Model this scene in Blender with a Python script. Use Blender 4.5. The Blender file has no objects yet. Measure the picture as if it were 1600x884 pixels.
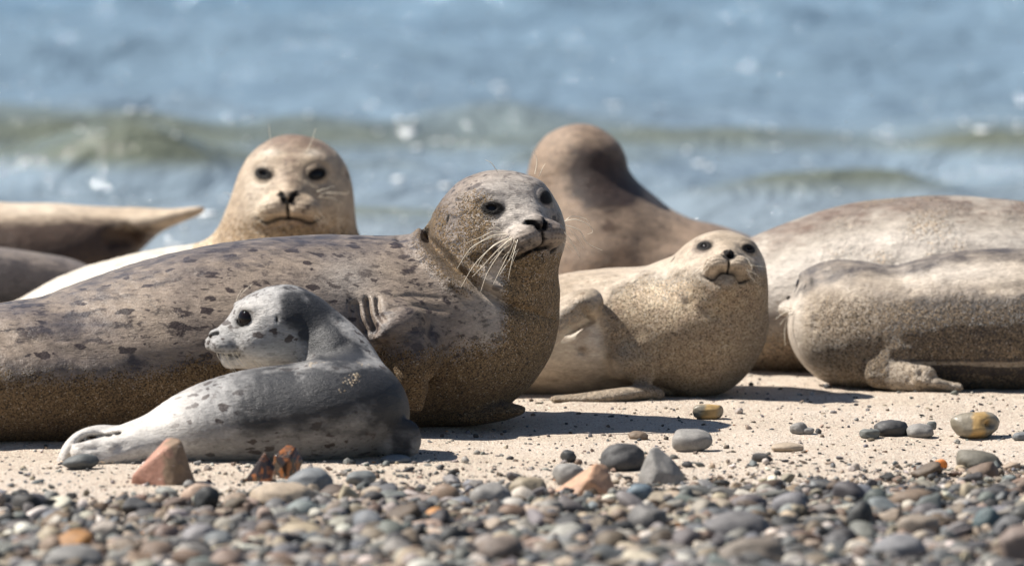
import bpy, math, random
import numpy as np
from mathutils import Vector, Matrix

# ------------------------------------------------------------------ camera, sky, sun
SC = bpy.context.scene
COL = SC.collection
FPX, CAM_H, CAM_Y = 12000.0, 1.44, -15.0          # focal length in pixels of a 1600 px wide picture
TH = math.atan(907.0 / FPX)
cam_d = bpy.data.cameras.new("camera")
cam = bpy.data.objects.new("camera", cam_d); COL.objects.link(cam)
cam.location = (0, CAM_Y, CAM_H); cam.rotation_euler = (math.pi / 2 - TH, 0, 0)
cam_d.sensor_width = 36; cam_d.lens = FPX / 1600 * 36
cam_d.clip_start = 0.5; cam_d.clip_end = 6000
cam_d.dof.use_dof = True; cam_d.dof.focus_distance = 15.22; cam_d.dof.aperture_fstop = 3.7
SC.camera = cam

SUN = Vector((-0.78, 0.11, 1.0)).normalized()      # towards the sun
elev = math.asin(SUN.z); azim = math.atan2(SUN.x, SUN.y)
w = bpy.data.worlds.new("World"); SC.world = w; w.use_nodes = True
nt = w.node_tree; bg = nt.nodes["Background"]
sky = nt.nodes.new("ShaderNodeTexSky"); sky.sky_type = 'NISHITA'; sky.sun_disc = False
sky.sun_elevation = elev; sky.sun_rotation = azim
sky.air_density = 1.0; sky.dust_density = 0.4; sky.ozone_density = 2.0
nt.links.new(sky.outputs[0], bg.inputs[0]); bg.inputs[1].default_value = 0.050
ld = bpy.data.lights.new("sun", 'SUN'); ld.energy = 5.0; ld.angle = math.radians(0.55); ld.color = (1.0, 0.94, 0.86)
lo = bpy.data.objects.new("sun", ld); COL.objects.link(lo)
lo.rotation_euler = SUN.to_track_quat('Z', 'Y').to_euler()
SC.view_settings.view_transform = 'Standard'; SC.view_settings.look = 'None'
SC.view_settings.exposure = 0.80; SC.view_settings.gamma = 1
SC.view_settings.use_curve_mapping = False
SC.cycles.max_bounces = 6

# ------------------------------------------------------------------ helpers
CP = np.array([0, CAM_Y, CAM_H]); FW = np.array([0, math.cos(TH), -math.sin(TH)])
UPV = np.array([0, math.sin(TH), math.cos(TH)]); RT = np.array([1.0, 0, 0])
def P(px, py, Y):                                   # photo pixel at depth Y -> world point
    d = FW + (px - 800) / FPX * RT + (442 - py) / FPX * UPV
    return CP + d * ((Y - CAM_Y) / d[1])
def G(px, py):                                      # photo pixel on the sand plane
    d = FW + (px - 800) / FPX * RT + (442 - py) / FPX * UPV
    return CP + d * (-CAM_H / d[2])
def PX(p):                                          # world points -> photo pixels
    q = p - CP; z = q @ FW
    return 800 + FPX * (q @ RT) / z, 442 - FPX * (q @ UPV) / z
def ppm(Y): return FPX / (Y - CAM_Y)                # pixels per metre at a depth

def hash3(i, j, k, seed=0):
    n = (i.astype(np.int64) * 73856093) ^ (j.astype(np.int64) * 19349663) ^ (k.astype(np.int64) * 83492791) ^ (seed * 2654435)
    n = (n ^ (n >> 13)) * 1274126177
    n = n ^ (n >> 16)
    return (n & 0xffffff).astype(np.float64) / 0xffffff
def noise3(p, seed=0):
    f = np.floor(p); t = p - f; t = t * t * (3 - 2 * t); i, j, k = f[:, 0], f[:, 1], f[:, 2]
    r = 0
    for a in (0, 1):
        for b in (0, 1):
            for c in (0, 1):
                wt = (t[:, 0] if a else 1 - t[:, 0]) * (t[:, 1] if b else 1 - t[:, 1]) * (t[:, 2] if c else 1 - t[:, 2])
                r = r + wt * hash3(i + a, j + b, k + c, seed)
    return r * 2 - 1
def fbm(p, scale, octv=3, seed=0, gain=0.5):
    s, a, r = 0, 1, 0
    p = np.asarray(p, float) * scale
    for o in range(octv):
        r = r + a * noise3(p + 17.3 * o, seed + o); s += a; a *= gain; p = p * 2.03
    return r / s
def sst(a, b, x):
    t = np.clip((x - a) / (b - a), 0, 1); return t * t * (3 - 2 * t)
def smin(a, b, k):
    h = np.maximum(k - np.abs(a - b), 0) / k
    return np.minimum(a, b) - h * h * k * 0.25
def smax(a, b, k): return -smin(-a, -b, k)
def ell(p, c, r):
    q = (p - np.array(c, float)); r = np.array(r, float)
    k0 = np.sqrt(((q / r) ** 2).sum(1)); k1 = np.sqrt(((q / r ** 2) ** 2).sum(1)) + 1e-9
    return k0 * (k0 - 1) / k1
def cone(p, a, b, ra, rb):
    a = np.array(a, float); b = np.array(b, float); ab = b - a
    t = np.clip(((p - a) @ ab) / (ab @ ab), 0, 1)
    return np.sqrt((((p - a) - t[:, None] * ab) ** 2).sum(1)) - (ra + (rb - ra) * t)
def polydist(u, v, pts):                            # 2D distance to a polyline and the parameter along it
    best = np.full(u.shape, 1e9); par = np.zeros(u.shape); n = len(pts) - 1
    for i in range(n):
        ax, ay = pts[i]; bx, by = pts[i + 1]; dx, dy = bx - ax, by - ay
        t = np.clip(((u - ax) * dx + (v - ay) * dy) / (dx * dx + dy * dy), 0, 1)
        d = np.hypot(u - ax - t * dx, v - ay - t * dy)
        m = d < best; best = np.where(m, d, best); par = np.where(m, (i + t) / n, par)
    return best, par
def catmull(A, sub):
    A = np.array(A, float); out = []
    n = len(A)
    for i in range(n - 1):
        p0 = A[max(i - 1, 0)]; p1 = A[i]; p2 = A[i + 1]; p3 = A[min(i + 2, n - 1)]
        for s in range(sub):
            t = s / sub
            out.append(0.5 * ((2 * p1) + (-p0 + p2) * t + (2 * p0 - 5 * p1 + 4 * p2 - p3) * t * t + (-p0 + 3 * p1 - 3 * p2 + p3) * t ** 3))
    out.append(A[-1]); return np.array(out)

class Sweep:
    """elliptical cross-sections; a station is (x_a,y_a, x_b,y_b, Y, half_depth): its two silhouette points in photo
    pixels, its depth and how deep it is"""
    def __init__(self, st, k=0.06, sub=4):
        rows = []
        for s in st:
            a = P(s[0], s[1], s[4]); b = P(s[2], s[3], s[4] if len(s) < 7 else s[6])
            rows.append(np.concatenate([(a + b) / 2, (a - b) / 2, [s[5]]]))
        self.R = catmull(rows, sub); self.k = k
        c = self.R[:, :3]; m = np.linalg.norm(self.R[:, 3:6], axis=1).max() + self.R[:, 6].max()
        self.lo = c.min(0) - m * 1.02; self.hi = c.max(0) + m * 1.02
        T = np.gradient(c, axis=0); T /= np.linalg.norm(T, axis=1)[:, None] + 1e-12
        self.T = T
    def __call__(self, p):
        R, T = self.R, self.T; n = len(p)
        best = np.full(n, 1e3)
        mid = (R[:-1, :3] + R[1:, :3]) / 2
        D2 = (mid ** 2).sum(1)[None] - 2 * p @ mid.T
        near = D2.argmin(1)
        for i in range(len(R) - 1):
            c0, c1 = R[i, :3], R[i + 1, :3]; v = c1 - c0; L2 = v @ v
            if L2 < 1e-10: continue
            I = np.nonzero(np.abs(near - i) <= 13)[0]
            if not len(I): continue
            pp = p[I] - c0
            t = np.clip((pp @ v) / L2, 0, 1)
            q = pp - t[:, None] * v
            # the frame is blended linearly along the segment
            U = R[i, 3:6] + t[:, None] * (R[i + 1, 3:6] - R[i, 3:6])
            Tn = T[i] + t[:, None] * (T[i + 1] - T[i])
            b = np.sqrt(np.einsum('ij,ij->i', U, U)); U /= b[:, None]
            S = np.stack([Tn[:, 1] * U[:, 2] - Tn[:, 2] * U[:, 1], Tn[:, 2] * U[:, 0] - Tn[:, 0] * U[:, 2], Tn[:, 0] * U[:, 1] - Tn[:, 1] * U[:, 0]], 1)
            S /= np.sqrt(np.einsum('ij,ij->i', S, S))[:, None] + 1e-12
            s = R[i, 6] + t * (R[i + 1, 6] - R[i, 6])
            qu = np.einsum('ij,ij->i', q, U); qs = np.einsum('ij,ij->i', q, S); qq = np.einsum('ij,ij->i', q, q)
            mr = np.minimum(b, s)
            r = np.sqrt((qu / b) ** 2 + (qs / s) ** 2 + np.maximum(qq - qu ** 2 - qs ** 2, 0) / mr ** 2) + 1e-6
            d = np.where(r > 0.15, (np.sqrt(qq) + 1e-9) * (1 - 1 / r), -mr * 0.85)
            best[I] = np.minimum(best[I], d)
        return best

# head in its own frame: x sideways, y out of the nose, z up; unit = half the head's width
EYE = np.array([0.45, 0.80, 0.19]); EDIR = np.array([0.56, 0.80, 0.14]); EDIR /= np.linalg.norm(EDIR)
EA = np.cross(EDIR, [0, 0, 1.0]); EA /= np.linalg.norm(EA); EB = np.cross(EA, EDIR)
def mouth_z(psi): return -0.68 - 0.085 * sst(0.10, 0.55, psi) + 0.11 * sst(0.62, 0.95, psi)
class Head:
    def __init__(self, px, py, Y, s, yaw, pitch, roll, snout=1.0, nost=1.0, k=0.07, squint=1.0, dk=1.0):
        self.dk = dk
        self.c = P(px, py, Y); self.s = s; self.k = k; self.nost = nost; self.sn = snout; self.sq = squint
        yw, pt, rl = map(math.radians, (yaw, pitch, -roll))
        f = np.array([math.sin(yw) * math.cos(pt), -math.cos(yw) * math.cos(pt), math.sin(pt)])
        r0 = np.cross(f, [0, 0, 1]); r0 /= np.linalg.norm(r0); u0 = np.cross(r0, f)
        x = r0 * math.cos(rl) + u0 * math.sin(rl); u = np.cross(x, f)
        self.M = np.array([x, f, u])                # rows: local axes in world
        e = 2.35 * s; self.lo = self.c - e; self.hi = self.c + e
    def loc(self, p): return ((p - self.c) @ self.M.T) / self.s
    def wor(self, q): return np.asarray(q, float) @ self.M * self.s + self.c
    def __call__(self, p):
        q = self.loc(p); q = q.copy(); x = q[:, 0] = np.abs(q[:, 0])
        y, z = q[:, 1], q[:, 2]; sn = self.sn
        ys = np.where(y > 0.6, 0.6 + (y - 0.6) / sn, y); q[:, 1] = ys
        d = ell(q, (0, -0.02, 0), (1.0, 1.14, 0.90))
        d = smin(d, ell(q, (0.42, 0.35, -0.42), (0.56, 0.75, 0.55)), 0.22)
        d = smin(d, cone(q, (0, 0.70, -0.12), (0, 1.40, -0.32), 0.52, 0.25), 0.30)
        d = smin(d, ell(q, (0, 1.56, -0.28), (0.21, 0.15, 0.14)), 0.10)
        d = smin(d, cone(q, (0, 0.15, -0.55), (0, 1.10, -0.84), 0.62, 0.28), 0.25)
        d = smin(d, ell(q, (0.25, 1.33, -0.50), (0.37, 0.40, 0.27)), 0.085)
        d = smin(d, ell(q, (0.42, 0.72, 0.42), (0.26, 0.22, 0.12)), 0.22)          # brow
        pad = np.exp(-((x - 0.36) / 0.22) ** 4 - ((z + 0.52) / 0.17) ** 4) * (y > 0.9)
        d = d + 0.009 * pad * np.sin(z * 62 + x * 14)
        d = d - 0.018 * fbm(q, 3.2, 2, 66) - 0.007 * fbm(q, 9.0, 2, 67)
        # eye: socket, lids, opening
        qe = q - EYE; ea = qe @ EA; eb = qe @ EB; ed = qe @ EDIR
        d = d + 0.13 * np.exp(-((ea + 0.02) / 0.27) ** 2 - ((eb + 0.02) / 0.20) ** 2) * (ed > -0.5)
        d = smin(d, np.sqrt((qe ** 2).sum(1)) - 0.215, 0.12)
        tilt = eb - 0.18 * ea
        op = np.sqrt(((ea + 0.015) / 0.185) ** 2 + ((tilt + 0.008) / (0.122 * self.sq)) ** 2)
        d = smax(d, -np.maximum((op - 1) * 0.12, -(ed + 0.03)), 0.035)
        d = d + 0.018 * np.exp(-((np.hypot(ea, eb * 1.15) - 0.27) / 0.025) ** 2) * (ed > -0.1)
        # nostrils, philtrum, mouth
        nd, _ = polydist(x, z, [(0.060, -0.34), (0.115, -0.23), (0.19, -0.195)])
        d = d + 0.13 * np.exp(-(nd / (0.036 * self.nost)) ** 2) * (ys > 1.45)
        pd, _ = polydist(x, z, [(0, -0.34), (0, -0.66)])
        d = d + 0.05 * np.exp(-(pd / 0.028) ** 2) * (ys > 1.2)
        psi = np.abs(np.arctan2(x, ys - 0.55))
        md = (z - mouth_z(psi))
        d = d + 0.085 * np.exp(-(md / 0.040) ** 2) * (1 - sst(0.75, 1.0, psi)) * (ys > 0.5)
        # ear
        d = d + 0.06 * np.exp(-((ys - 0.15) / 0.035) ** 2 - ((z - 0.22) / 0.09) ** 2) * (x > 0.5)
        return d * self.s
    def dark(self, p):                              # naked dark skin: nose, lips, lids, ear
        q = self.loc(p); x = np.abs(q[:, 0]); y = q[:, 1]; z = q[:, 2]
        ys = np.where(y > 0.6, 0.6 + (y - 0.6) / self.sn, y)
        nd, _ = polydist(x, z, [(0.055, -0.35), (0.115, -0.23), (0.20, -0.185)])
        m = (1 - sst(0.045 * self.nost, 0.085 * self.nost, nd)) * (ys > 1.45)
        nn = np.sqrt((x / 0.19) ** 2 + ((z + 0.27) / 0.13) ** 2); m = np.maximum(m, 0.50 * (1 - sst(0.6, 1.1, nn)) * (ys > 1.45))
        pd, _ = polydist(x, z, [(0, -0.34), (0, -0.66)]); m = np.maximum(m, 0.9 * (1 - sst(0.015, 0.05, pd)) * (ys > 1.2))
        psi = np.abs(np.arctan2(x, ys - 0.55)); md = np.abs(z - mouth_z(psi) + 0.015)
        m = np.maximum(m, 0.8 * (1 - sst(0.015, 0.055, md)) * (1 - sst(0.8, 1.05, psi)) * (ys > 0.5)) * self.dk
        qe = np.stack([x, ys, z], 1) - EYE; ea = qe @ EA; eb = qe @ EB; ed = qe @ EDIR
        op = np.sqrt(((ea + 0.02) / 0.22) ** 2 + ((eb - 0.18 * ea + 0.005) / (0.148 * self.sq)) ** 2)
        m = np.maximum(m, (1 - sst(0.85, 1.25, op)) * (ed > -0.2)); m = np.maximum(m, 0.35 * (1 - sst(1.1, 1.8, op)) * (ed > -0.2))
        er = np.sqrt(((ys - 0.15) / 0.04) ** 2 + ((z - 0.22) / 0.10) ** 2); m = np.maximum(m, (1 - sst(0.6, 1.1, er)) * (x > 0.5))
        for i in range(4):                          # whisker roots in rows on the pads
            for j in range(6):
                dd = np.hypot(x - (0.15 + 0.075 * j + 0.02 * (i % 2)), z + 0.42 + 0.078 * i + 0.05 * (j / 5) ** 2)
                m = np.maximum(m, 0.55 * np.exp(-(dd / 0.022) ** 2) * (ys > 1.0))
        return m

def mesh_from(name, V, F, mat, parent=None, smooth=True, attrs=None):
    me = bpy.data.meshes.new(name)
    V = np.asarray(V, np.float32); F = np.asarray(F, np.int32)
    me.vertices.add(len(V)); me.vertices.foreach_set("co", V.ravel())
    n = F.shape[1]
    me.loops.add(F.size); me.loops.foreach_set("vertex_index", F.ravel())
    me.polygons.add(len(F)); me.polygons.foreach_set("loop_start", np.arange(0, F.size, n, dtype=np.int32))
    me.polygons.foreach_set("loop_total", np.full(len(F), n, np.int32))
    me.polygons.foreach_set("use_smooth", np.full(len(F), smooth, bool) if isinstance(smooth, bool) else smooth)
    for k, v in (attrs or {}).items():
        at = me.color_attributes.new(k, 'FLOAT_COLOR', 'POINT'); at.data.foreach_set("color", np.asarray(v, np.float32).ravel())
    me.update(calc_edges=True); me.validate()
    if mat: me.materials.append(mat)
    o = bpy.data.objects.new(name, me); COL.objects.link(o)
    if parent: o.parent = parent
    return o
def thing(name, label, cat, loc, group=None):
    o = bpy.data.objects.new(name, None); COL.objects.link(o); o.location = loc
    o["label"] = label; o["category"] = cat
    if group: o["group"] = group
    return o

def axis(lo, hi, h, fine):
    out = [lo]
    while out[-1] < hi:
        x = out[-1]; st = h
        for a, b, hf in fine:
            if a - hf * 2 <= x <= b: st = min(st, hf)
            elif x < a: st = min(st, max(hf, (a - x) * 0.35 + hf))
            elif x > b: st = min(st, hf + (x - b) * 0.35)
        out.append(x + st)
    return np.array(out)
def surface(f, lo, hi, h, fine=()):
    """dual contouring (surface nets) of f<0 on a rectilinear grid, evaluated only near the surface, then pulled on to it"""
    A = [axis(lo[i], hi[i], h, [(a[i], b[i], hf) for a, b, hf in fine]) for i in range(3)]
    n = [len(a) for a in A]; B = 6
    D = np.full(n, 1.0, np.float32)
    idx = [np.arange(0, m, B) for m in n]
    bc = []; br = []
    cs = [np.array([(a[i] + a[min(i + B, len(a) - 1)]) / 2 for i in ix]) for a, ix in zip(A, idx)]
    hs = [np.array([(a[min(i + B, len(a) - 1)] - a[i]) / 2 for i in ix]) for a, ix in zip(A, idx)]
    CX, CY, CZ = np.meshgrid(*cs, indexing='ij'); HX, HY, HZ = np.meshgrid(*hs, indexing='ij')
    bd = f(np.stack([CX.ravel(), CY.ravel(), CZ.ravel()], 1)).reshape(CX.shape)
    rad = np.sqrt(HX ** 2 + HY ** 2 + HZ ** 2)
    near = np.abs(bd) < rad * 1.45 + 0.008
    for (i, j, k) in np.argwhere(~near):
        D[i * B:(i + 1) * B, j * B:(j + 1) * B, k * B:(k + 1) * B] = bd[i, j, k]
    nb = np.argwhere(near)
    mask = np.zeros(n, bool)
    for (i, j, k) in nb: mask[i * B:(i + 1) * B, j * B:(j + 1) * B, k * B:(k + 1) * B] = True
    I = np.argwhere(mask)
    out = np.empty(len(I), np.float32)
    for s in range(0, len(I), 200000):
        J = I[s:s + 200000]
        out[s:s + 200000] = f(np.stack([A[0][J[:, 0]], A[1][J[:, 1]], A[2][J[:, 2]]], 1))
    D[mask] = out
    S = D < 0
    cnt = np.zeros([m - 1 for m in n], np.int16); acc = np.zeros([m - 1 for m in n] + [3], np.float32); num = np.zeros([m - 1 for m in n], np.float32)
    c8 = [(a, b, c) for a in (0, 1) for b in (0, 1) for c in (0, 1)]
    def sl(a): return tuple(slice(x, x + m - 1) for x, m in zip(a, n))
    for a in c8: cnt += S[sl(a)]
    act = (cnt > 0) & (cnt < 8); ci = np.argwhere(act)
    vid = np.full(act.shape, -1, np.int64); vid[act] = np.arange(len(ci))
    pos = np.zeros((len(ci), 3)); wn = np.zeros(len(ci))
    for a in c8:
        for ax in range(3):
            if a[ax]: continue
            b = list(a); b[ax] = 1
            ia = ci + np.array(a); ib = ci + np.array(b)
            da = D[ia[:, 0], ia[:, 1], ia[:, 2]]; db = D[ib[:, 0], ib[:, 1], ib[:, 2]]
            m = (da < 0) != (db < 0)
            t = np.where(m, da / np.where(m, da - db, 1), 0)
            pa = np.stack([A[q][ia[:, q]] for q in range(3)], 1); pb = np.stack([A[q][ib[:, q]] for q in range(3)], 1)
            pos += m[:, None] * (pa + t[:, None] * (pb - pa)); wn += m
    V = pos / wn[:, None]
    Fs = []
    for ax in range(3):
        u, v = [(1, 2), (2, 0), (0, 1)][ax]
        s0 = [slice(None)] * 3; s1 = [slice(None)] * 3
        s0[ax] = slice(0, n[ax] - 1); s1[ax] = slice(1, n[ax])
        ch = S[tuple(s0)] != S[tuple(s1)]; ins = S[tuple(s0)]
        E = np.argwhere(ch); E = E[(E[:, u] > 0) & (E[:, v] > 0) & (E[:, u] < n[u] - 1) & (E[:, v] < n[v] - 1)]
        fl = ins[E[:, 0], E[:, 1], E[:, 2]]
        def g(du, dv):
            q = E.copy(); q[:, u] -= du; q[:, v] -= dv; return vid[q[:, 0], q[:, 1], q[:, 2]]
        Q = np.stack([g(1, 1), g(0, 1), g(0, 0), g(1, 0)], 1)
        Q[~fl] = Q[~fl][:, ::-1]; Fs.append(Q)
    F = np.concatenate(Fs)
    F = F[(F >= 0).all(1)]
    for it in range(2):
        d, g = grad(f, V); g2 = (g * g).sum(1)
        V = V - np.clip(d / np.maximum(g2, 0.25), -0.004, 0.004)[:, None] * g
    # light relaxation
    for it in range(2):
        acc = np.zeros_like(V); c = np.zeros(len(V))
        for a in range(4):
            b = (a + 1) % 4
            for (x, y) in ((a, b), (b, a)):
                for q in range(3): acc[:, q] += np.bincount(F[:, x], V[F[:, y], q], len(V))
                c += np.bincount(F[:, x], minlength=len(V))
        V = V + 0.35 * (acc / np.maximum(c, 1)[:, None] - V)
    return V, F
def grad(f, V, e=0.0012):
    d = f(V); g = np.stack([(f(V + np.eye(3)[i] * e) - d) / e for i in range(3)], 1)
    return d, g

# ------------------------------------------------------------------ node helper
class NB:
    def __init__(s, name):
        s.m = bpy.data.materials.new(name); s.m.use_nodes = True; s.t = s.m.node_tree
        s.b = s.t.nodes["Principled BSDF"]; s.x = 0
    def n(s, typ, **kw):
        o = s.t.nodes.new("ShaderNode" + typ)
        for k, v in kw.items(): setattr(o, k, v)
        return o
    def l(s, a, b): s.t.links.new(a, b); return b
    def set(s, inp, v):
        if hasattr(v, "links") or hasattr(v, "is_linked"): s.l(v, inp)
        elif inp.type == 'RGBA': inp.default_value = (v, v, v, 1) if isinstance(v, (int, float)) else tuple(v)[:3] + (1,)
        else: inp.default_value = v
    def co(s): return s.n("TexCoord").outputs["Object"]
    def noise(s, v, scale, det=3, rough=0.5, dist=0.0):
        o = s.n("TexNoise"); s.l(v, o.inputs["Vector"]); o.inputs["Scale"].default_value = scale
        o.inputs["Detail"].default_value = det; o.inputs["Roughness"].default_value = rough; o.inputs["Distortion"].default_value = dist
        return o.outputs["Fac"]
    def noisec(s, v, scale, det=2):
        o = s.n("TexNoise"); s.l(v, o.inputs["Vector"]); o.inputs["Scale"].default_value = scale; o.inputs["Detail"].default_value = det
        return o.outputs["Color"]
    def vor(s, v, scale, feat='F1', rnd=1.0):
        o = s.n("TexVoronoi", feature=feat); s.l(v, o.inputs["Vector"]); o.inputs["Scale"].default_value = scale
        o.inputs["Randomness"].default_value = rnd; return o
    def map(s, v, sc=(1, 1, 1), rot=(0, 0, 0), loc=(0, 0, 0)):
        o = s.n("Mapping"); s.l(v, o.inputs[0]); o.inputs["Scale"].default_value = sc; o.inputs["Rotation"].default_value = rot
        o.inputs["Location"].default_value = loc; return o.outputs[0]
    def ramp(s, v, stops, interp='LINEAR'):
        o = s.n("ValToRGB"); r = o.color_ramp; r.interpolation = interp
        while len(r.elements) < len(stops): r.elements.new(0.5)
        for e, (p, c) in zip(r.elements, stops):
            e.position = p; e.color = (c, c, c, 1) if isinstance(c, (int, float)) else tuple(c) + (1,)
        s.l(v, o.inputs[0]); return o.outputs[0]
    def mix(s, f, a, b, bt='MIX'):
        o = s.n("Mix", data_type='RGBA', blend_type=bt, clamp_factor=True)
        s.set(o.inputs[0], f); s.set(o.inputs[6], a); s.set(o.inputs[7], b); return o.outputs[2]
    def math(s, op, a, b=0.0, clamp=False):
        o = s.n("Math", operation=op, use_clamp=clamp); s.set(o.inputs[0], a); s.set(o.inputs[1], b); return o.outputs[0]
    def bump(s, h, strength, dist, nrm=None):
        o = s.n("Bump"); s.set(o.inputs["Strength"], strength); o.inputs["Distance"].default_value = dist
        s.l(h, o.inputs["Height"])
        if nrm: s.l(nrm, o.inputs["Normal"])
        return o.outputs[0]
    def attr(s, name):
        a = s.n("Attribute", attribute_name=name); sp = s.n("SeparateColor"); s.l(a.outputs["Color"], sp.inputs[0])
        return sp.outputs[0], sp.outputs[1], sp.outputs[2], a.outputs["Alpha"]
# ------------------------------------------------------------------ seal materials
def seal_mat(name, light, mid, spot, spot_amt=0.5, spot_scale=16, spot2=0.5, darkc=(0.03, 0.03, 0.03), palec=(0.6, 0.55, 0.48),
             sand=((0.40, 0.29, 0.16), (0.20, 0.13, 0.065), (0.035, 0.025, 0.015)), clump=0.0, sheen=0.03, fur=1.0, rough=0.5, back=None, grain=330, dots=0.0, dot_scale=30, cloud=0.7):
    b = NB(name); co = b.co(); R, Gm, B, A = b.attr("mask")
    big = b.noise(co, 5.0, 4, 0.6); c = b.mix(b.ramp(big, [(0.35, 0), (0.65, 1)]), light, mid)
    v1 = b.map(co, (0.75, 1, 1.35)); 
    n1 = b.noise(v1, spot_scale, 3, 0.62, 0.4); thr = 0.66 - 0.13 * spot_amt
    s1 = b.ramp(n1, [(thr, 0), (thr + 0.07, 1)])
    n2 = b.noise(b.map(v1, loc=(3.1, 0, 1.7)), spot_scale * 2.6, 2, 0.55, 0.3); thr2 = 0.69 - 0.13 * spot2
    s2 = b.ramp(n2, [(thr2, 0), (thr2 + 0.08, 1)])
    gate = b.ramp(b.noise(b.map(co, loc=(0, 5, 0)), 4.0, 2), [(0.36, 0.45), (0.55, 1)])
    sp = b.math('MULTIPLY', b.math('MAXIMUM', s1, b.math('MULTIPLY', s2, 0.8)), gate)
    if dots:
        wv = b.n("Mix", data_type='VECTOR'); b.l(v1, wv.inputs[4]); wn = b.n("TexNoise"); b.l(v1, wn.inputs["Vector"]); wn.inputs["Scale"].default_value = dot_scale * 1.3; wn.inputs["Detail"].default_value = 3
        wv.inputs[0].default_value = 0.035 * 30 / dot_scale; b.l(wn.outputs["Color"], wv.inputs[5])
        dv = b.vor(wv.outputs[1], dot_scale); dc = b.n("SeparateColor"); b.l(dv.outputs["Color"], dc.inputs[0])
        rad = b.math('MULTIPLY', b.math('SUBTRACT', dc.outputs[0], 1.0 - dots), 0.55)
        dm = b.ramp(b.math('ADD', b.math('MULTIPLY', b.math('SUBTRACT', rad, dv.outputs["Distance"]), 5.0), 0.6), [(0.35, 0), (0.65, 1)])
        sp = b.math('MAXIMUM', sp, dm)
    sp = b.math('MULTIPLY', sp, b.math('SUBTRACT', 1.0, b.math('MULTIPLY', A, 0.75)))
    c = b.mix(A, c, palec)
    c = b.mix(b.math('MULTIPLY', sp, 0.95), c, spot)
    R = b.math('MULTIPLY', R, 1.15, clamp=True)
    edge = b.math('ADD', R, b.math('MULTIPLY', b.math('SUBTRACT', b.noise(v1, 30, 4, 0.65), 0.5), b.math('MULTIPLY', b.math('MULTIPLY', R, b.math('SUBTRACT', 1.0, R)), 9.0)), clamp=True)
    c = b.mix(edge, c, darkc)
    # hair: short streaks along the body
    st = b.noise(b.map(co, (90, 260, 330)), 1.0, 3, 0.7); st2 = b.noise(b.map(co, (300, 600, 700)), 1.0, 2, 0.6)
    c = b.mix(0.55 * fur, c, b.ramp(st, [(0.22, 0.22), (0.78, 0.80)]), 'OVERLAY')
    c = b.mix(cloud * fur, c, b.ramp(b.noise(b.map(co, (26, 50, 60)), 1.0, 5, 0.72), [(0.3, 0.30), (0.7, 0.72)]), 'OVERLAY')
    # sand stuck to the coat
    vo = b.vor(co, grain); vs = b.n("SeparateColor"); b.l(vo.outputs["Color"], vs.inputs[0])
    gcol = b.ramp(vs.outputs[0], [(0.0, sand[2]), (0.09, sand[2]), (0.20, sand[1]), (0.42, sand[1]), (0.62, sand[0]), (0.95, sand[0]), (0.99, sand[3] if len(sand) > 3 else (0.45, 0.40, 0.32))])
    gcol = b.mix(0.5, gcol, b.ramp(b.noise(co, 40, 3), [(0.3, 0.32), (0.7, 0.68)]), 'OVERLAY')
    gcol = b.mix(b.math('MULTIPLY', A, 0.8), gcol, b.mix(1.0, gcol, (2.2, 2.3, 2.4), 'MULTIPLY'))
    cl = b.noise(co, 26, 4, 0.7)
    pres = b.math('ADD', b.math('MULTIPLY', Gm, 1.9), b.math('SUBTRACT', b.math('ADD', b.math('MULTIPLY', cl, 0.9), b.math('MULTIPLY', vs.outputs[1], 1.0)), 1.75))
    pres = b.math('MULTIPLY', b.ramp(pres, [(0.0, 0), (0.14, 1)]), b.ramp(Gm, [(0.0, 0), (0.05, 1)]))
    c = b.mix(b.math('MULTIPLY', pres, 0.92), c, gcol)
    c = b.mix(B, c, (0.007, 0.0055, 0.005))
    b.set(b.b.inputs["Base Color"], c)
    rg = b.mix(pres, b.mix(st, rough - 0.10, rough + 0.12), 0.9); rg = b.mix(B, rg, 0.6)
    b.set(b.b.inputs["Roughness"], rg)
    b.set(b.b.inputs["Specular IOR Level"], b.math("SUBTRACT", 0.42, b.math("MULTIPLY", B, 0.26)))
    b.b.inputs["Sheen Weight"].default_value = sheen; b.b.inputs["Sheen Roughness"].default_value = 0.4
    h = b.math('MULTIPLY', st, 0.6 * fur); h = b.math('ADD', h, b.math('MULTIPLY', st2, 0.35 * fur))
    nr = b.bump(h, 0.65, 0.0045); nr = b.bump(b.noise(b.map(co, (22, 40, 55)), 1.0, 4, 0.65), 0.35, 0.010, nr)
    if clump:
        cv = b.vor(b.map(co, (1, 1, 0.8)), 75); cn = b.noise(co, 70, 5, 0.72)
        ch = b.math('MULTIPLY', b.math('ADD', b.math('MULTIPLY', cn, 1.6), b.math('MULTIPLY', cv.outputs["Distance"], -0.5)), b.ramp(Gm, [(0.02, 0), (0.3, 1)]))
        nr = b.bump(ch, 0.9 * clump, 0.016, nr)
    gh = b.math('MULTIPLY', b.math('SUBTRACT', 1.0, vo.outputs["Distance"]), b.math('MULTIPLY', pres, 1.0))
    nr = b.bump(gh, 0.7, 0.0035, nr)
    b.l(nr, b.b.inputs["Normal"])
    return b.m

def eye_mat():
    b = NB("seal_eye"); b.b.inputs["Base Color"].default_value = (0.006, 0.004, 0.004, 1)
    b.b.inputs["Roughness"].default_value = 0.05; b.b.inputs["Specular IOR Level"].default_value = 0.24
    return b.m
def whisker_mat():
    b = NB("whisker"); b.b.inputs["Base Color"].default_value = (0.80, 0.72, 0.58, 1); b.b.inputs["Roughness"].default_value = 0.35
    return b.m
M_EYE = eye_mat(); M_WH = whisker_mat()

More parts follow.
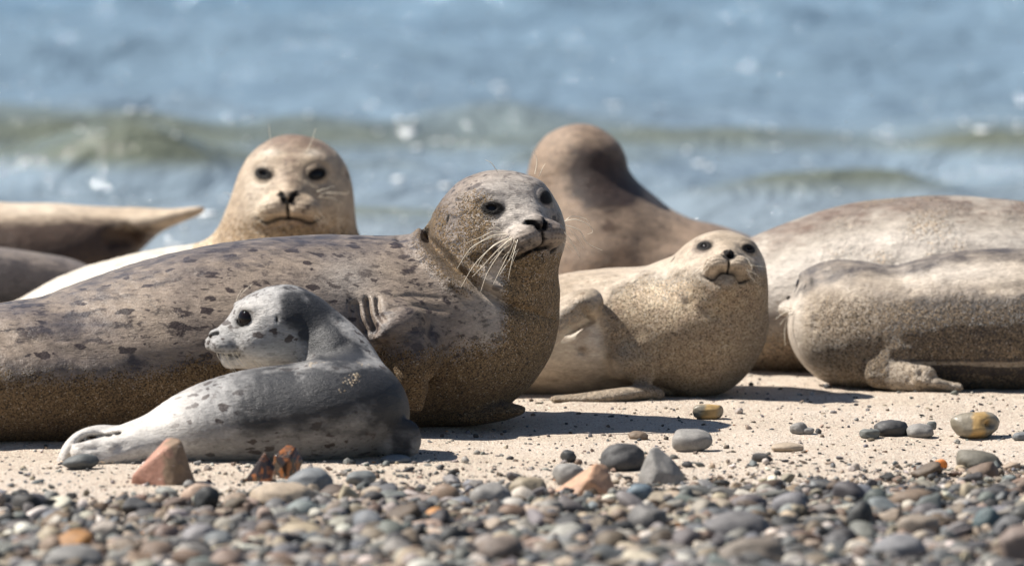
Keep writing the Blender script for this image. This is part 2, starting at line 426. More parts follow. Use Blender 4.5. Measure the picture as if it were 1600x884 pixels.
def uvsphere(c, r, nu=28, nv=18):
    V = []; F = []
    for j in range(nv + 1):
        t = math.pi * j / nv
        for i in range(nu):
            p = 2 * math.pi * i / nu
            V.append((c[0] + r * math.sin(t) * math.cos(p), c[1] + r * math.sin(t) * math.sin(p), c[2] + r * math.cos(t)))
    for j in range(nv):
        for i in range(nu):
            F.append((j * nu + i, (j + 1) * nu + i, (j + 1) * nu + (i + 1) % nu, j * nu + (i + 1) % nu))
    return V, F
def tube(pts, radii, ns=6):
    pts = np.array(pts, float); n = len(pts); T = np.gradient(pts, axis=0); T /= np.linalg.norm(T, axis=1)[:, None] + 1e-9
    V = []; F = []
    for i in range(n):
        a = np.cross(T[i], [0.3, 0.9, 0.31]); a /= np.linalg.norm(a); b = np.cross(T[i], a)
        for k in range(ns):
            th = 2 * math.pi * k / ns; V.append(pts[i] + radii[i] * (a * math.cos(th) + b * math.sin(th)))
    for i in range(n - 1):
        for k in range(ns):
            F.append((i * ns + k, i * ns + (k + 1) % ns, (i + 1) * ns + (k + 1) % ns, (i + 1) * ns + k))
    return V, F

def build_seal(label, root, parts, mat, head=None, creases=(), masks=None, h=0.0085, fine=(), eyes=(1, -1), whisk=(), group=None,
               bumps=(), lumpy=0.004, free_whiskers=(), cat="seal"):
    rng = random.Random(len(label))
    def f(p):
        d = None
        for q in parts:
            inb = ((p > q.lo - 0.10) & (p < q.hi + 0.10)).all(1)
            e = np.full(len(p), 1.0)
            if inb.any(): e[inb] = q(p[inb])
            far = ~inb
            if far.any():
                o = np.maximum(np.maximum(q.lo - p[far], p[far] - q.hi), 0); e[far] = np.maximum(np.sqrt((o ** 2).sum(1)), 0.1)
            d = e if d is None else smin(d, e, q.k)
        nb = np.abs(d) < 0.035
        if nb.any():
            pn = p[nb]; dn = d[nb]
            X, Y_ = PX(pn)
            for c in creases:
                pts, wpx, dep, ymax = c[:4]
                dd, par = polydist(X, Y_, pts)
                tp = np.clip(np.minimum(par, 1 - par) * 6 + 0.15, 0, 1)
                dn = dn + dep * tp * np.exp(-(dd / wpx) ** 2) * (pn[:, 1] < ymax)
            dn = dn - lumpy * fbm(pn, 7.0, 2, 5) - lumpy * 0.35 * fbm(pn * np.array([1, 1.3, 1.6]), 19.0, 2, 6)
            d[nb] = dn
        d = smax(d, -(p[:, 2] + 0.012), 0.02)
        return d
    lo = np.min([q.lo for q in parts], 0) - 0.03; hi = np.max([q.hi for q in parts], 0) + 0.03
    lo[2] = max(lo[2], -0.04)
    fb = list(fine)
    if head is not None:
        e = head.s * 1.55; c = head.wor((0, 0.7, -0.15)); fb.append((c - e, c + e, 0.0031 if head.s > 0.09 else 0.0027))
    V, F = surface(f, lo, hi, h, fb)
    _, g = grad(f, V, 0.003)
    nrm = g / (np.linalg.norm(g, axis=1)[:, None] + 1e-9)
    X, Y_ = PX(V)
    m = np.zeros((len(V), 4))
    if masks: masks(V, X, Y_, nrm, m)
    if head is not None and eyes:
        lb = head.loc(V); inh = (np.abs(lb) < 2.3).all(1); m[inh, 2] = np.maximum(m[inh, 2], head.dark(V[inh]))
    root = np.array(root, float); t = thing("seal" if cat == "seal" else "seal_pup", label, cat, tuple(root), group)
    mesh_from("body", V - root, F, mat, t, attrs={"mask": np.clip(m, 0, 1)})
    if head is not None:
        for sgn in eyes:
            e = EYE * np.array([sgn, 1, 1]); e[1] = 0.6 + (e[1] - 0.6) * head.sn
            dv = EDIR * np.array([sgn, 1, 1])
            ev, ef = uvsphere(head.wor(e - dv * 0.115) - root, 0.302 * head.s, 40, 28)
            mesh_from("eye", ev, ef, M_EYE, t)
        for (sgn, n, L, spread, droop, out) in whisk:
            for i in range(n):
                u = (i + 0.5) / n; row = i % 3
                s0 = np.array([sgn * (0.34 + 0.12 * rng.random()), 1.50 - 0.28 * u + 0.06 * rng.random(), -0.36 - 0.12 * row - 0.03 * rng.random()])
                a = spread[0] + (spread[1] - spread[0]) * u + rng.uniform(-0.07, 0.07)
                dr = np.array([sgn * math.cos(a), out + rng.uniform(-.15, .15), math.sin(a)]); dr /= np.linalg.norm(dr)
                ll = L * rng.uniform(0.55, 1.1); cv = rng.uniform(0.5, 1.3) * droop; tw = rng.uniform(-0.15, 0.15)
                pts = [head.wor(s0 + dr * ll * q + np.array([tw * q * q * ll, -0.15 * q * q * ll, -cv * q * q * ll])) - root for q in np.linspace(-0.12, 1, 10)]
                r = 0.0010 * (head.s / 0.11)
                tv, tf = tube(pts, [r * (1 - 0.75 * q) for q in np.linspace(0, 1, 10)], 5)
                mesh_from("whisker", tv, tf, M_WH, t)
    for (pp, Y, r) in free_whiskers:
        c = catmull([P(a, b, Y) for a, b in pp], 5)
        tv, tf = tube(c - root, [r * (1 - 0.7 * q) for q in np.linspace(0, 1, len(c))], 5)
        mesh_from("whisker", tv, tf, M_WH, t)
    return t

GS = "harbour seals resting on the beach"
MOD = {}
# ---- A: large mottled seal in the foreground
def seal_a():
    Hd = Head(772, 348, 0.33, 0.108, 31, 12, 7, snout=0.92, squint=0.9, k=0.05)
    body = Sweep([(-330, 585, -330, 640, -0.10, 0.05), (-240, 560, -240, 672, -0.08, 0.12), (-120, 520, -120, 690, -0.04, 0.19), (0, 480, 0, 700, 0.02, 0.23), (100, 461, 100, 700, 0.08, 0.25),
                  (200, 425, 200, 698, 0.13, 0.26), (300, 393, 300, 696, 0.18, 0.265), (400, 375, 400, 690, 0.24, 0.26), (500, 368, 500, 684, 0.30, 0.26), (590, 369, 610, 677, 0.34, 0.25),
                  (640, 366, 705, 668, 0.36, 0.24), (662, 360, 770, 642, 0.36, 0.21), (678, 350, 808, 580, 0.35, 0.175), (690, 338, 834, 505, 0.345, 0.15),
                  (700, 322, 852, 440, 0.34, 0.125), (730, 312, 858, 400, 0.335, 0.105)], k=0.06)
    arm = Sweep([(565, 470, 600, 545, 0.13, 0.05), (590, 468, 640, 560, 0.10, 0.055), (620, 500, 668, 590, 0.085, 0.05), (612, 560, 668, 610, 0.07, 0.035), (600, 600, 660, 640, 0.075, 0.02)], k=0.04)
    nub = Sweep([(628, 478, 640, 520, 0.075, 0.03), (600, 502, 618, 528, 0.05, 0.022), (586, 520, 598, 532, 0.04, 0.010)], k=0.02)
    fl = Sweep([(690, 628, 690, 668, 0.30, 0.06), (740, 632, 745, 664, 0.26, 0.055), (785, 629, 790, 656, 0.24, 0.045), (812, 634, 812, 648, 0.23, 0.03)], k=0.015)
    tail = [Sweep([(-320, 590, -320, 640, -0.10, 0.05), (-400, 600, -400, 640, -0.16 + s * .08, 0.05), (-470, 590, -470, 650, -0.2 + s * .14, 0.02)], k=0.03) for s in (0, 1)]
    y0 = 0.36
    cr = [([(663, 335), (668, 372), (690, 395), (712, 420), (750, 450), (790, 475), (835, 495)], 8.0, 0.022, y0),
          ([(655, 345), (655, 380), (675, 408), (705, 440), (740, 462)], 9, -0.014, y0), ([(678, 340), (684, 372), (706, 395), (730, 420), (765, 440), (800, 460)], 9, -0.012, y0),
          ([(815, 478), (850, 494), (868, 500)], 3.5, 0.006, y0),
          ([(556, 468), (562, 500), (575, 525)], 5, 0.012, 0.4), ([(572, 462), (578, 495), (588, 520)], 4.5, 0.014, 0.4), ([(588, 462), (592, 490), (603, 505)], 4, 0.010, 0.4),
          ([(548, 470), (552, 500)], 4, 0.007, 0.4), ([(600, 530), (590, 560), (592, 600)], 7, 0.008, 0.2), ([(668, 500), (672, 560), (668, 610)], 9, 0.008, 0.4),
          ([(600, 468), (640, 462), (700, 468)], 4, 0.003, 0.4), ([(600, 484), (650, 478), (700, 486)], 4, 0.003, 0.4), ([(0, 520), (60, 545), (150, 560)], 12, 0.004, 0.4),
          ([(740, 640), (775, 642), (805, 640)], 2.5, 0.004, 0.4), ([(735, 650), (775, 650), (800, 648)], 2.5, 0.004, 0.4),
          ([(740, 395), (752, 425), (790, 445)], 9, 0.005, y0)]
    def masks(V, X, Y_, n, m):
        nz = fbm(V, 9, 3, 3); nf = fbm(V, 30, 3, 4)
        lim = 560 - 30 * sst(150, 500, X) + 6 * nz + 45 * (X < 0) * 0
        lim = np.where(X > 640, 540 - (X - 640) * 0.22, lim) - 22 * nz - 12 * nf
        g = sst(-18, 70, Y_ - lim) * 1.0
        neckS = sst(60, 5, polydist(X, Y_, [(668, 330), (680, 380), (720, 425), (745, 395), (740, 330)])[0]) * 0.62
        chin = sst(375, 412, Y_) * sst(770, 800, X) * 0.72
        m[:, 1] = np.maximum(np.maximum(g, neckS), chin)
        # darker slate back, dark saddle patches
        m[:, 0] = 0.50 * sst(60, 0, Y_ - np.interp(X, [-300, 0, 300, 500, 680], [560, 480, 395, 368, 350])) * (X < 690) * sst(-0.5, 0.3, nz + 0.2)
        m[:, 0] = np.maximum(m[:, 0], 0.75 * np.exp(-((X - 110) / 60) ** 2 - ((Y_ - 508) / 22) ** 2) + 0.5 * np.exp(-((X - 640) / 55) ** 2 - ((Y_ - 540) / 70) ** 2) + 0.55 * np.exp(-((X - 300) / 300) ** 2 - ((Y_ - 575) / 22) ** 2))
        # silver forehead and rump patch painted pale as if lit; bare warm chest
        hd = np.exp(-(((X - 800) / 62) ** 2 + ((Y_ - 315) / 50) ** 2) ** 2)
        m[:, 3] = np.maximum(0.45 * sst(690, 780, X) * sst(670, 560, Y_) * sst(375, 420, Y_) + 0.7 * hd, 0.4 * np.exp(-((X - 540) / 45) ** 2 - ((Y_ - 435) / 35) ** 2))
        m[:, 2] = np.maximum(m[:, 2], 0.45 * np.exp(-((X - 835) / 35) ** 2 - ((Y_ - 383) / 7) ** 2))
        lb = Hd.loc(V); tear = np.exp(-((np.abs(lb[:, 0]) - 0.66) / 0.05) ** 2 - ((lb[:, 2] + 0.05) / 0.2) ** 2) * (lb[:, 1] > 0.3)
        m[:, 2] = np.maximum(m[:, 2], 0.6 * tear * sst(-0.4, 0.3, nf))
    mat = seal_mat("mottled_coat", (0.285, 0.225, 0.17), (0.150, 0.120, 0.102), (0.030, 0.020, 0.018), 0.75, 30, 0.7, darkc=(0.055, 0.048, 0.052), palec=(0.47, 0.43, 0.385),
                   sand=((0.20, 0.130, 0.062), (0.09, 0.058, 0.028), (0.013, 0.010, 0.007), (0.36, 0.30, 0.22)), sheen=0.02, rough=0.38, clump=0.35, grain=430, dots=0.72, dot_scale=34)
    fw = [([(790, 368), (765, 372), (735, 388), (714, 420)], 0.16, 0.0011), ([(795, 372), (770, 385), (740, 415), (714, 461)], 0.15, 0.0012),
          ([(800, 374), (785, 390), (762, 425), (751, 456)], 0.15, 0.0012), ([(804, 374), (795, 395), (780, 425), (770, 445)], 0.15, 0.0011),
          ([(792, 366), (770, 368), (745, 382), (728, 402)], 0.16, 0.001), ([(798, 370), (775, 380), (755, 400), (745, 418)], 0.16, 0.001),
          ([(800, 372), (778, 390), (750, 420), (738, 432)], 0.155, 0.001), ([(806, 376), (800, 395), (790, 415)], 0.155, 0.0008),
          ([(790, 364), (770, 362), (752, 370), (728, 380)], 0.17, 0.0009), ([(784, 360), (775, 355), (764, 358)], 0.17, 0.0007),
          ([(882, 346), (900, 343), (920, 352), (926, 362), (918, 366)], 0.22, 0.001), ([(884, 352), (905, 360), (918, 380), (941, 391)], 0.21, 0.001),
          ([(884, 344), (895, 338), (915, 342), (922, 350)], 0.23, 0.0009), ([(884, 356), (898, 366), (912, 388)], 0.2, 0.0008), ([(882, 362), (892, 378), (905, 400)], 0.19, 0.0008),
          ([(836, 272), (839, 250), (833, 236)], 0.24, 0.0011), ([(842, 276), (848, 262), (852, 256)], 0.24, 0.0008), ([(778, 270), (768, 255), (758, 250)], 0.26, 0.0009)]
    build_seal("large mottled brown seal behind the grey pup, head raised, neck creased, flank caked in sand", (0.0, 0.3, 0),
               [body, Hd, arm, nub, fl] + tail, mat, Hd, cr, masks, h=0.008, fine=[(P(540, 520, .1) - np.array([.05, .2, .1]), P(700, 500, .1) + np.array([0.05, .25, .1]), 0.0045)],
               whisk=[(-1, 5, 0.5, (-0.9, -0.2), 0.4, 0.2), (1, 6, 0.7, (-0.9, 0.1), 0.35, 0.2)], group=GS, free_whiskers=fw)
MOD['a'] = seal_a

# ---- B: grey pup in front
def seal_b():
    Hd = Head(426, 507, -0.20, 0.0765, -74, 1, 0, snout=0.97, squint=1.42, k=0.04, dk=0.45)
    body = Sweep([(150, 676, 152, 722, -0.42, 0.035), (200, 662, 200, 728, -0.42, 0.055), (250, 642, 250, 731, -0.41, 0.08), (300, 612, 300, 731, -0.40, 0.10), (350, 590, 350, 730, -0.39, 0.115), (410, 574, 410, 728, -0.38, 0.125),
                  (470, 566, 470, 725, -0.375, 0.13), (520, 556, 520, 720, -0.37, 0.13), (556, 560, 558, 712, -0.36, 0.12), (578, 588, 582, 700, -0.35, 0.10)], k=0.05)
    neck = Sweep([(614, 660, 515, 660, -0.34, 0.08), (616, 622, 510, 635, -0.31, 0.08), (603, 580, 495, 615, -0.28, 0.075), (578, 538, 478, 590, -0.245, 0.072),
                  (546, 504, 455, 575, -0.215, 0.068), (510, 474, 432, 562, -0.20, 0.068), (480, 457, 425, 556, -0.20, 0.066)], k=0.035)
    fl = Sweep([(596, 640, 590, 706, -0.40, 0.03), (622, 650, 616, 713, -0.42, 0.022), (641, 656, 638, 714, -0.43, 0.013), (652, 664, 652, 709, -0.44, 0.007)], k=0.008)
    h1 = Sweep([(240, 662, 240, 728, -0.45, 0.05), (190, 672, 190, 730, -0.47, 0.045), (155, 682, 155, 730, -0.485, 0.035), (130, 686, 132, 724, -0.49, 0.032), (122, 690, 124, 716, -0.49, 0.03)], k=0.02)
    h2 = Sweep([(240, 655, 236, 690, -0.37, 0.04), (190, 664, 190, 688, -0.38, 0.03), (150, 664, 156, 684, -0.40, 0.028), (118, 676, 132, 692, -0.42, 0.026), (98, 696, 117, 706, -0.45, 0.024), (87, 722, 113, 724, -0.46, 0.02)], k=0.008)
    fl2 = Sweep([(170, 690, 180, 728, -0.50, 0.02), (150, 702, 158, 729, -0.505, 0.018), (132, 714, 136, 728, -0.505, 0.012)], k=0.008)
    cr = [([(548, 530), (520, 552), (500, 560)], 9, 0.004, 0), ([(205, 674), (168, 681), (138, 683), (118, 692)], 3.5, 0.012, 0), ([(170, 700), (140, 702), (124, 706)], 3, 0.004, 0),
          ([(636, 660), (632, 685), (630, 708)], 2.5, 0.003, 0), ([(646, 668), (643, 690), (642, 708)], 2.0, 0.003, 0), ([(160, 700), (130, 700), (110, 702)], 2.5, 0.003, 0), ([(205, 690), (170, 708), (150, 714)], 5, 0.004, 0)]
    def masks(V, X, Y_, n, m):
        nz = fbm(V, 14, 3, 8); nf = fbm(V, 50, 3, 9)
        bd, _ = polydist(X, Y_, [(350, 600), (420, 600), (500, 600), (570, 600), (606, 608), (618, 650)])
        band = 1.1 * sst(42, 6, bd + 30 * nz + 12 * nf) * sst(330, 430, X) * sst(-0.27, -0.33, V[:, 1])
        bk, _ = polydist(X, Y_, [(440, 480), (480, 490), (500, 515), (520, 545), (545, 552)])
        nape = sst(46, 10, bk + 24 * nz + 8 * nf) * sst(428, 450, X)
        m[:, 0] = np.maximum(band, 0.95 * nape)
        m[:, 0] = np.maximum(m[:, 0], (0.55 + 0.45 * sst(-0.3, 0.3, nz)) * sst(290, 430, X + 20 * nf + 20 * nz) * sst(585, 605, Y_) * sst(700, 660, Y_))
        pale = np.maximum(0.9 * sst(330, 250, X), 0.95 * sst(530, 560, Y_ + (X - 400) * .1) * sst(475, 435, X) * (V[:, 1] > -0.3))
        pale = np.maximum(pale, 0.5 * sst(690, 725, Y_)); m[:, 3] = np.maximum(pale, 0.6 * np.exp(-((X - 400) / 30) ** 2 - ((Y_ - 484) / 16) ** 2))
        m[:, 0] = np.maximum(m[:, 0], 0.7 * sst(608, 616, X) * sst(646, 638, X) * (Y_ > 648))  # shaded part of the foreflipper painted dark
        lb = Hd.loc(V)
        for i in range(4):
            for j in range(5):
                c = np.array([0.9 - 0.0, 1.55 - 0.15 * j - 0.05 * (i % 2), -0.38 - 0.12 * i])
                dd = np.hypot(lb[:, 1] - c[1], lb[:, 2] - c[2]); m[:, 2] = np.maximum(m[:, 2], 0.55 * np.exp(-(dd / 0.035) ** 2) * (lb[:, 0] * np.sign(lb[:, 0]) > 0.1) * (np.abs(lb[:, 0]) < 2))
        sandp = sst(0.25, 0.6, fbm(V, 22, 2, 77)) * sst(380, 420, X) * (V[:, 1] < -0.33) * sst(640, 600, Y_) * 0.35
        m[:, 1] = np.maximum(sandp, 0.5 * sst(712, 728, Y_))
    mat = seal_mat("pup_coat", (0.33, 0.322, 0.312), (0.19, 0.185, 0.18), (0.045, 0.032, 0.028), 0.45, 44, 0.7, darkc=(0.022, 0.023, 0.026), palec=(0.54, 0.51, 0.47),
                   sand=((0.55, 0.45, 0.32), (0.35, 0.26, 0.16), (0.08, 0.06, 0.04)), sheen=0.03, rough=0.5, fur=1.0, cloud=0.45, dots=0.8, dot_scale=46)
    fw = [([(338 + i * 7, 538 + i * 1.2), (340 + i * 8.5, 556 + (i % 3) * 3), (352 + i * 9.5, 572 + (i * 7 % 5) * 3)], -0.262 + 0.006 * (i % 3), 0.0010) for i in range(9)]
    fw += [([(372, 468), (380, 456), (396, 442)], -0.20, 0.0006), ([(369, 470), (374, 458), (380, 450)], -0.20, 0.0005)]
    build_seal("small pale grey spotted pup curled in front of the large mottled seal, face in profile", (-0.5, -0.38, 0),
               [body, neck, Hd, fl, h1, h2, fl2], mat, Hd, cr, masks, h=0.0055, fine=[], lumpy=0.002, cat="seal pup", group=GS, free_whiskers=fw, whisk=[(-1, 4, 0.6, (-1.3, -0.9), 0.3, -.2)])
MOD['b'] = seal_b

# ---- C: pale seal looking at the camera
def seal_c():
    Y = 1.95
    Hd = Head(460, 290, Y - 0.02, 0.109, -3, 5, 0, snout=0.98, squint=0.85, k=0.06)
    body = Sweep([(-140, 545, -140, 575, Y, 0.05), (-60, 505, -60, 570, Y, 0.14), (45, 466, 45, 566, Y, 0.19), (120, 427, 120, 566, Y, 0.22), (200, 402, 200, 566, Y, 0.23), (290, 384, 290, 566, Y, 0.23),
                  (380, 372, 400, 566, Y, 0.22), (440, 362, 500, 566, Y, 0.21), (470, 385, 548, 566, Y, 0.19), (492, 425, 572, 560, Y, 0.15)], k=0.10)
    neck = Sweep([(325, 440, 570, 440, Y, 0.17), (335, 385, 563, 400, Y, 0.155), (349, 355, 556, 365, Y - 0.01, 0.14), (366, 322, 549, 332, Y - 0.01, 0.125), (382, 294, 542, 300, Y, 0.108)], k=0.05)
    cr = [([(395, 350), (420, 372), (457, 382), (500, 376), (522, 350)], 7, 0.007, Y)]
    def masks(V, X, Y_, n, m):
        nz = fbm(V, 9, 3, 13); nf = fbm(V, 40, 3, 14)
        top = sst(252, 225, Y_ + 8 * nz) * 0.6; m[:, 0] = top
        lb = Hd.loc(V); m[:, 0] = np.maximum(m[:, 0], 0.5 * np.exp(-((lb[:, 0]) / 0.20) ** 2 - ((lb[:, 2] - 0.35) / 0.45) ** 2))
        m[:, 1] = np.maximum(0.62 * sst(310, 375, Y_ + 12 * nz) * (X > 300), 0.0)
        m[:, 1] = np.maximum(m[:, 1], 0.8 * sst(342, 360, Y_) * np.exp(-((X - 465) / 60) ** 2))
        m[:, 0] = np.maximum(m[:, 0], 0.75 * np.exp(-((X - 465) / 42) ** 2 - ((Y_ - 352) / 11) ** 2))
        m[:, 3] = 0.95 * sst(350, 320, X) + 0.35 * np.exp(-((X - 400) / 25) ** 2 - ((Y_ - 300) / 60) ** 2)  # pale back; light on the left cheek put into the coat colour
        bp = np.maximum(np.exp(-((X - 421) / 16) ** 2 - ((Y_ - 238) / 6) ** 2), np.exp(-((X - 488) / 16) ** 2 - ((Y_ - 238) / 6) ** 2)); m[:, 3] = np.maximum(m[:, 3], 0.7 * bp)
    mat = seal_mat("pale_tan_coat", (0.42, 0.33, 0.235), (0.30, 0.225, 0.155), (0.11, 0.072, 0.05), 0.40, 60, 0.6, darkc=(0.15, 0.10, 0.072), palec=(0.60, 0.54, 0.45),
                   sand=((0.34, 0.24, 0.14), (0.2, 0.13, 0.07), (0.05, 0.035, 0.02)), sheen=0.04)
    fw = [([(500, 303), (520, 301), (541, 303), (545, 298)], Y - 0.2, 0.0008), ([(498, 307), (520, 310), (535, 318)], Y - 0.2, 0.0007), ([(496, 299), (508, 295), (524, 291)], Y - 0.2, 0.0008),
          ([(418, 312), (400, 322), (384, 330)], Y - 0.2, 0.0008), ([(420, 318), (408, 328), (400, 340)], Y - 0.2, 0.0007), ([(372, 303), (360, 303), (350, 301)], Y - 0.1, 0.0008), ([(480, 236), (488, 218), (493, 200)], Y - 0.1, 0.0009), ([(424, 225), (421, 205), (420, 194)], Y - 0.1, 0.0007)]
    build_seal("pale tan seal behind the large mottled one, upright round head facing the camera", (-1.0, Y, 0),
               [body, neck, Hd], mat, Hd, cr, masks, h=0.010, group=GS, free_whiskers=fw, whisk=[(1, 6, 0.6, (-0.5, 0.1), 0.2, 0.0), (-1, 6, 0.5, (-0.9, -0.3), 0.3, 0.1)])
MOD['c'] = seal_c

# ---- D: brown seal with its back turned
def seal_d():
    Y = 2.7
    body = Sweep([(838, 255, 972, 258, Y, 0.09), (838, 285, 976, 288, Y, 0.10), (838, 308, 984, 310, Y, 0.115), (835, 350, 1012, 334, Y, 0.16), (830, 410, 1075, 400, Y, 0.2), (830, 460, 1120, 450, Y, 0.2)], k=0.03)
    dome = Sweep([(895, 214, 895, 300, Y, 0.085), (910, 214, 910, 310, Y + 0.02, 0.09)], k=0.06)
    dome = Sweep([(905, 215, 905, 335, Y - 0.01, 0.10), (908, 217, 908, 335, Y + 0.03, 0.10)], k=0.05)
    sn = Sweep([(880, 240, 880, 330, Y + .05, 0.08), (878, 245, 878, 300, Y + 0.17, 0.05)], k=0.05)
    back = Sweep([(1000, 330, 950, 515, Y, 0.16), (1045, 338, 1045, 518, Y, 0.20), (1110, 352, 1110, 518, Y, 0.21), (1200, 390, 1200, 516, Y, 0.18), (1300, 440, 1300, 514, Y, 0.1), (1400, 480, 1400, 512, Y, 0.04)], k=0.035)
    def masks(V, X, Y_, n, m):
        nz = fbm(V, 8, 3, 21)
        m[:, 0] = np.maximum(1.0 * sst(52, 16, polydist(X, Y_, [(925, 268), (960, 272), (975, 292), (930, 295)])[0] + 14 * nz), 0.45 * sst(0.05, 0.5, nz) * (Y_ > 330))
    mat = seal_mat("brown_coat", (0.28, 0.20, 0.138), (0.175, 0.122, 0.085), (0.09, 0.055, 0.036), 0.4, 22, 0.3, darkc=(0.035, 0.020, 0.015), sheen=0.06, fur=1.4)
    build_seal("brown seal with its back turned, round head in front of the breaking swell", (0.35, Y, 0), [body, dome, sn, back], mat, None, (), masks, h=0.011, group=GS)
MOD['d'] = seal_d

# ---- E: sandy seal with head up, right of centre
def seal_e():
    Hd = Head(1127, 427, 0.98, 0.0840, 7, 33, -5, snout=0.9, nost=1.9, squint=1.0, k=0.05)
    body = Sweep([(560, 560, 560, 608, 1.12, 0.04), (650, 505, 650, 616, 1.10, 0.11), (750, 458, 750, 622, 1.08, 0.15), (830, 443, 830, 626, 1.07, 0.165), (890, 430, 880, 627, 1.06, 0.17),
                  (955, 420, 955, 626, 1.05, 0.17), (1015, 414, 1040, 625, 1.04, 0.165), (1043, 402, 1115, 618, 1.03, 0.16), (1054, 400, 1148, 574, 1.01, 0.14), (1060, 398, 1168, 508, 1.0, 0.115),
                  (1068, 402, 1180, 462, 1.0, 0.10)], k=0.05)
    rf = Sweep([(908, 452, 930, 492, 0.885, 0.03), (884, 462, 912, 500, 0.865, 0.03), (857, 484, 886, 522, 0.86, 0.028), (836, 516, 858, 552, 0.865, 0.024), (812, 560, 826, 585, 0.88, 0.018)], k=0.010)
    gf = Sweep([(1020, 596, 1015, 632, 0.88, 0.035), (985, 602, 985, 627, 0.83, 0.032), (940, 610, 940, 631, 0.80, 0.032), (900, 616, 900, 632, 0.79, 0.028), (864, 619, 864, 628, 0.78, 0.018)], k=0.02)
    nub = Sweep([(1000, 535, 1000, 598, 0.895, 0.035), (972, 542, 978, 592, 0.885, 0.035)], k=0.03)
    cr = [([(1066, 470), (1095, 486), (1130, 492), (1165, 480)], 14, 0.004, 1.0), ([(928, 500), (950, 540), (952, 590)], 12, 0.006, 1.1), ([(905, 480), (925, 500), (880, 525)], 5, 0.010, 1.0),
          ([(1012, 600), (1040, 606), (1070, 618)], 5, 0.006, 1.0), ([(1060, 420), (1072, 455), (1078, 480)], 8, 0.004, 1.0), ([(1005, 540), (1012, 560), (1005, 590)], 6, 0.006, 1.0), ([(890, 448), (905, 440), (930, 440)], 5, 0.003, 1.1),
          ([(905, 555), (910, 548), (917, 552)], 4, 0.008, 1.0)]
    def masks(V, X, Y_, n, m):
        nz = fbm(V, 12, 3, 31); nf = fbm(V, 40, 3, 32)
        left = np.interp(Y_, [430, 470, 520, 560, 600, 630], [990, 935, 945, 955, 985, 1010])
        top = np.interp(X, [930, 1000, 1060, 1100, 1200], [468, 432, 420, 430, 420])
        g = sst(-24, 40, X - left + 30 * nz + 8 * nf) * sst(-16, 30, Y_ - top + 16 * nz + 8 * nf)
        m[:, 1] = g * (0.50 + 0.42 * sst(400, 540, Y_ + 0.35 * (X - 1050)) + 0.2 * nz + 0.1 * nf)
        m[:, 1] = np.maximum(m[:, 1], 0.4 * sst(620, 600, X) * 0 + 0.3 * ((X > 850) & (Y_ > 600)) * sst(0.82, 0.80, V[:, 1]))
        rfd = sst(22, 6, polydist(X, Y_, [(915, 478), (870, 508), (840, 545)])[0]); m[:, 1] = np.maximum(m[:, 1], 0.35 * rfd)
        m[:, 3] = np.clip(0.9 * np.exp(-(((X - 1040) / 60) ** 2 + ((Y_ - 460) / 34) ** 2)) + 0.65 * sst(600, 540, Y_) * sst(960, 930, X) * sst(470, 520, Y_), 0, 1)  # sunlight on the upper-left chest painted as paler coat and sand
        org = np.exp(-((X - 878) / 20) ** 2 - ((Y_ - 452) / 6) ** 2)
        lb = Hd.loc(V)
        m[:, 0] = 0.55 * np.exp(-((np.abs(lb[:, 0] - 0.55)) / 0.35) ** 2 - ((lb[:, 2] - 0.15) / 0.3) ** 2) * (lb[:, 1] > 0)
        m[:, 0] = np.maximum(m[:, 0], 0.5 * np.exp(-(((X - 910) / 8) ** 2 + ((Y_ - 546) / 6) ** 2)))
    mat = seal_mat("sandy_cream_coat", (0.43, 0.35, 0.262), (0.34, 0.265, 0.187), (0.20, 0.14, 0.09), 0.15, 30, 0.2, darkc=(0.15, 0.105, 0.08), palec=(0.70, 0.63, 0.54),
                   sand=((0.60, 0.47, 0.33), (0.40, 0.29, 0.18), (0.10, 0.07, 0.045), (0.72, 0.62, 0.5)), clump=1.0, sheen=0.03, rough=0.45, grain=500)
    fw = [([(1172, 414), (1180, 415), (1197, 417)], 0.84, 0.0006), ([(1092, 420), (1080, 430), (1076, 442)], 0.83, 0.0006), ([(1094, 426), (1086, 436), (1084, 446)], 0.83, 0.0006), ([(1168, 422), (1180, 428), (1190, 436)], 0.84, 0.0006)]
    build_seal("cream seal on its side with sand-caked chest, raised chin and one flipper flat on sand", (0.25, 1.03, 0), [body, Hd, rf, gf, nub], mat, Hd, cr, masks, h=0.0085,
               fine=[(P(930, 460, .9) - np.array([0, .05, .12]), P(1010, 460, .95) + np.array([0, .1, 0]), 0.005)], group=GS, free_whiskers=fw, whisk=[(1, 7, 0.42, (-1.0, -0.3), 0.3, 0.1), (-1, 7, 0.42, (-1.1, -0.4), 0.3, 0.1)])
MOD['e'] = seal_e

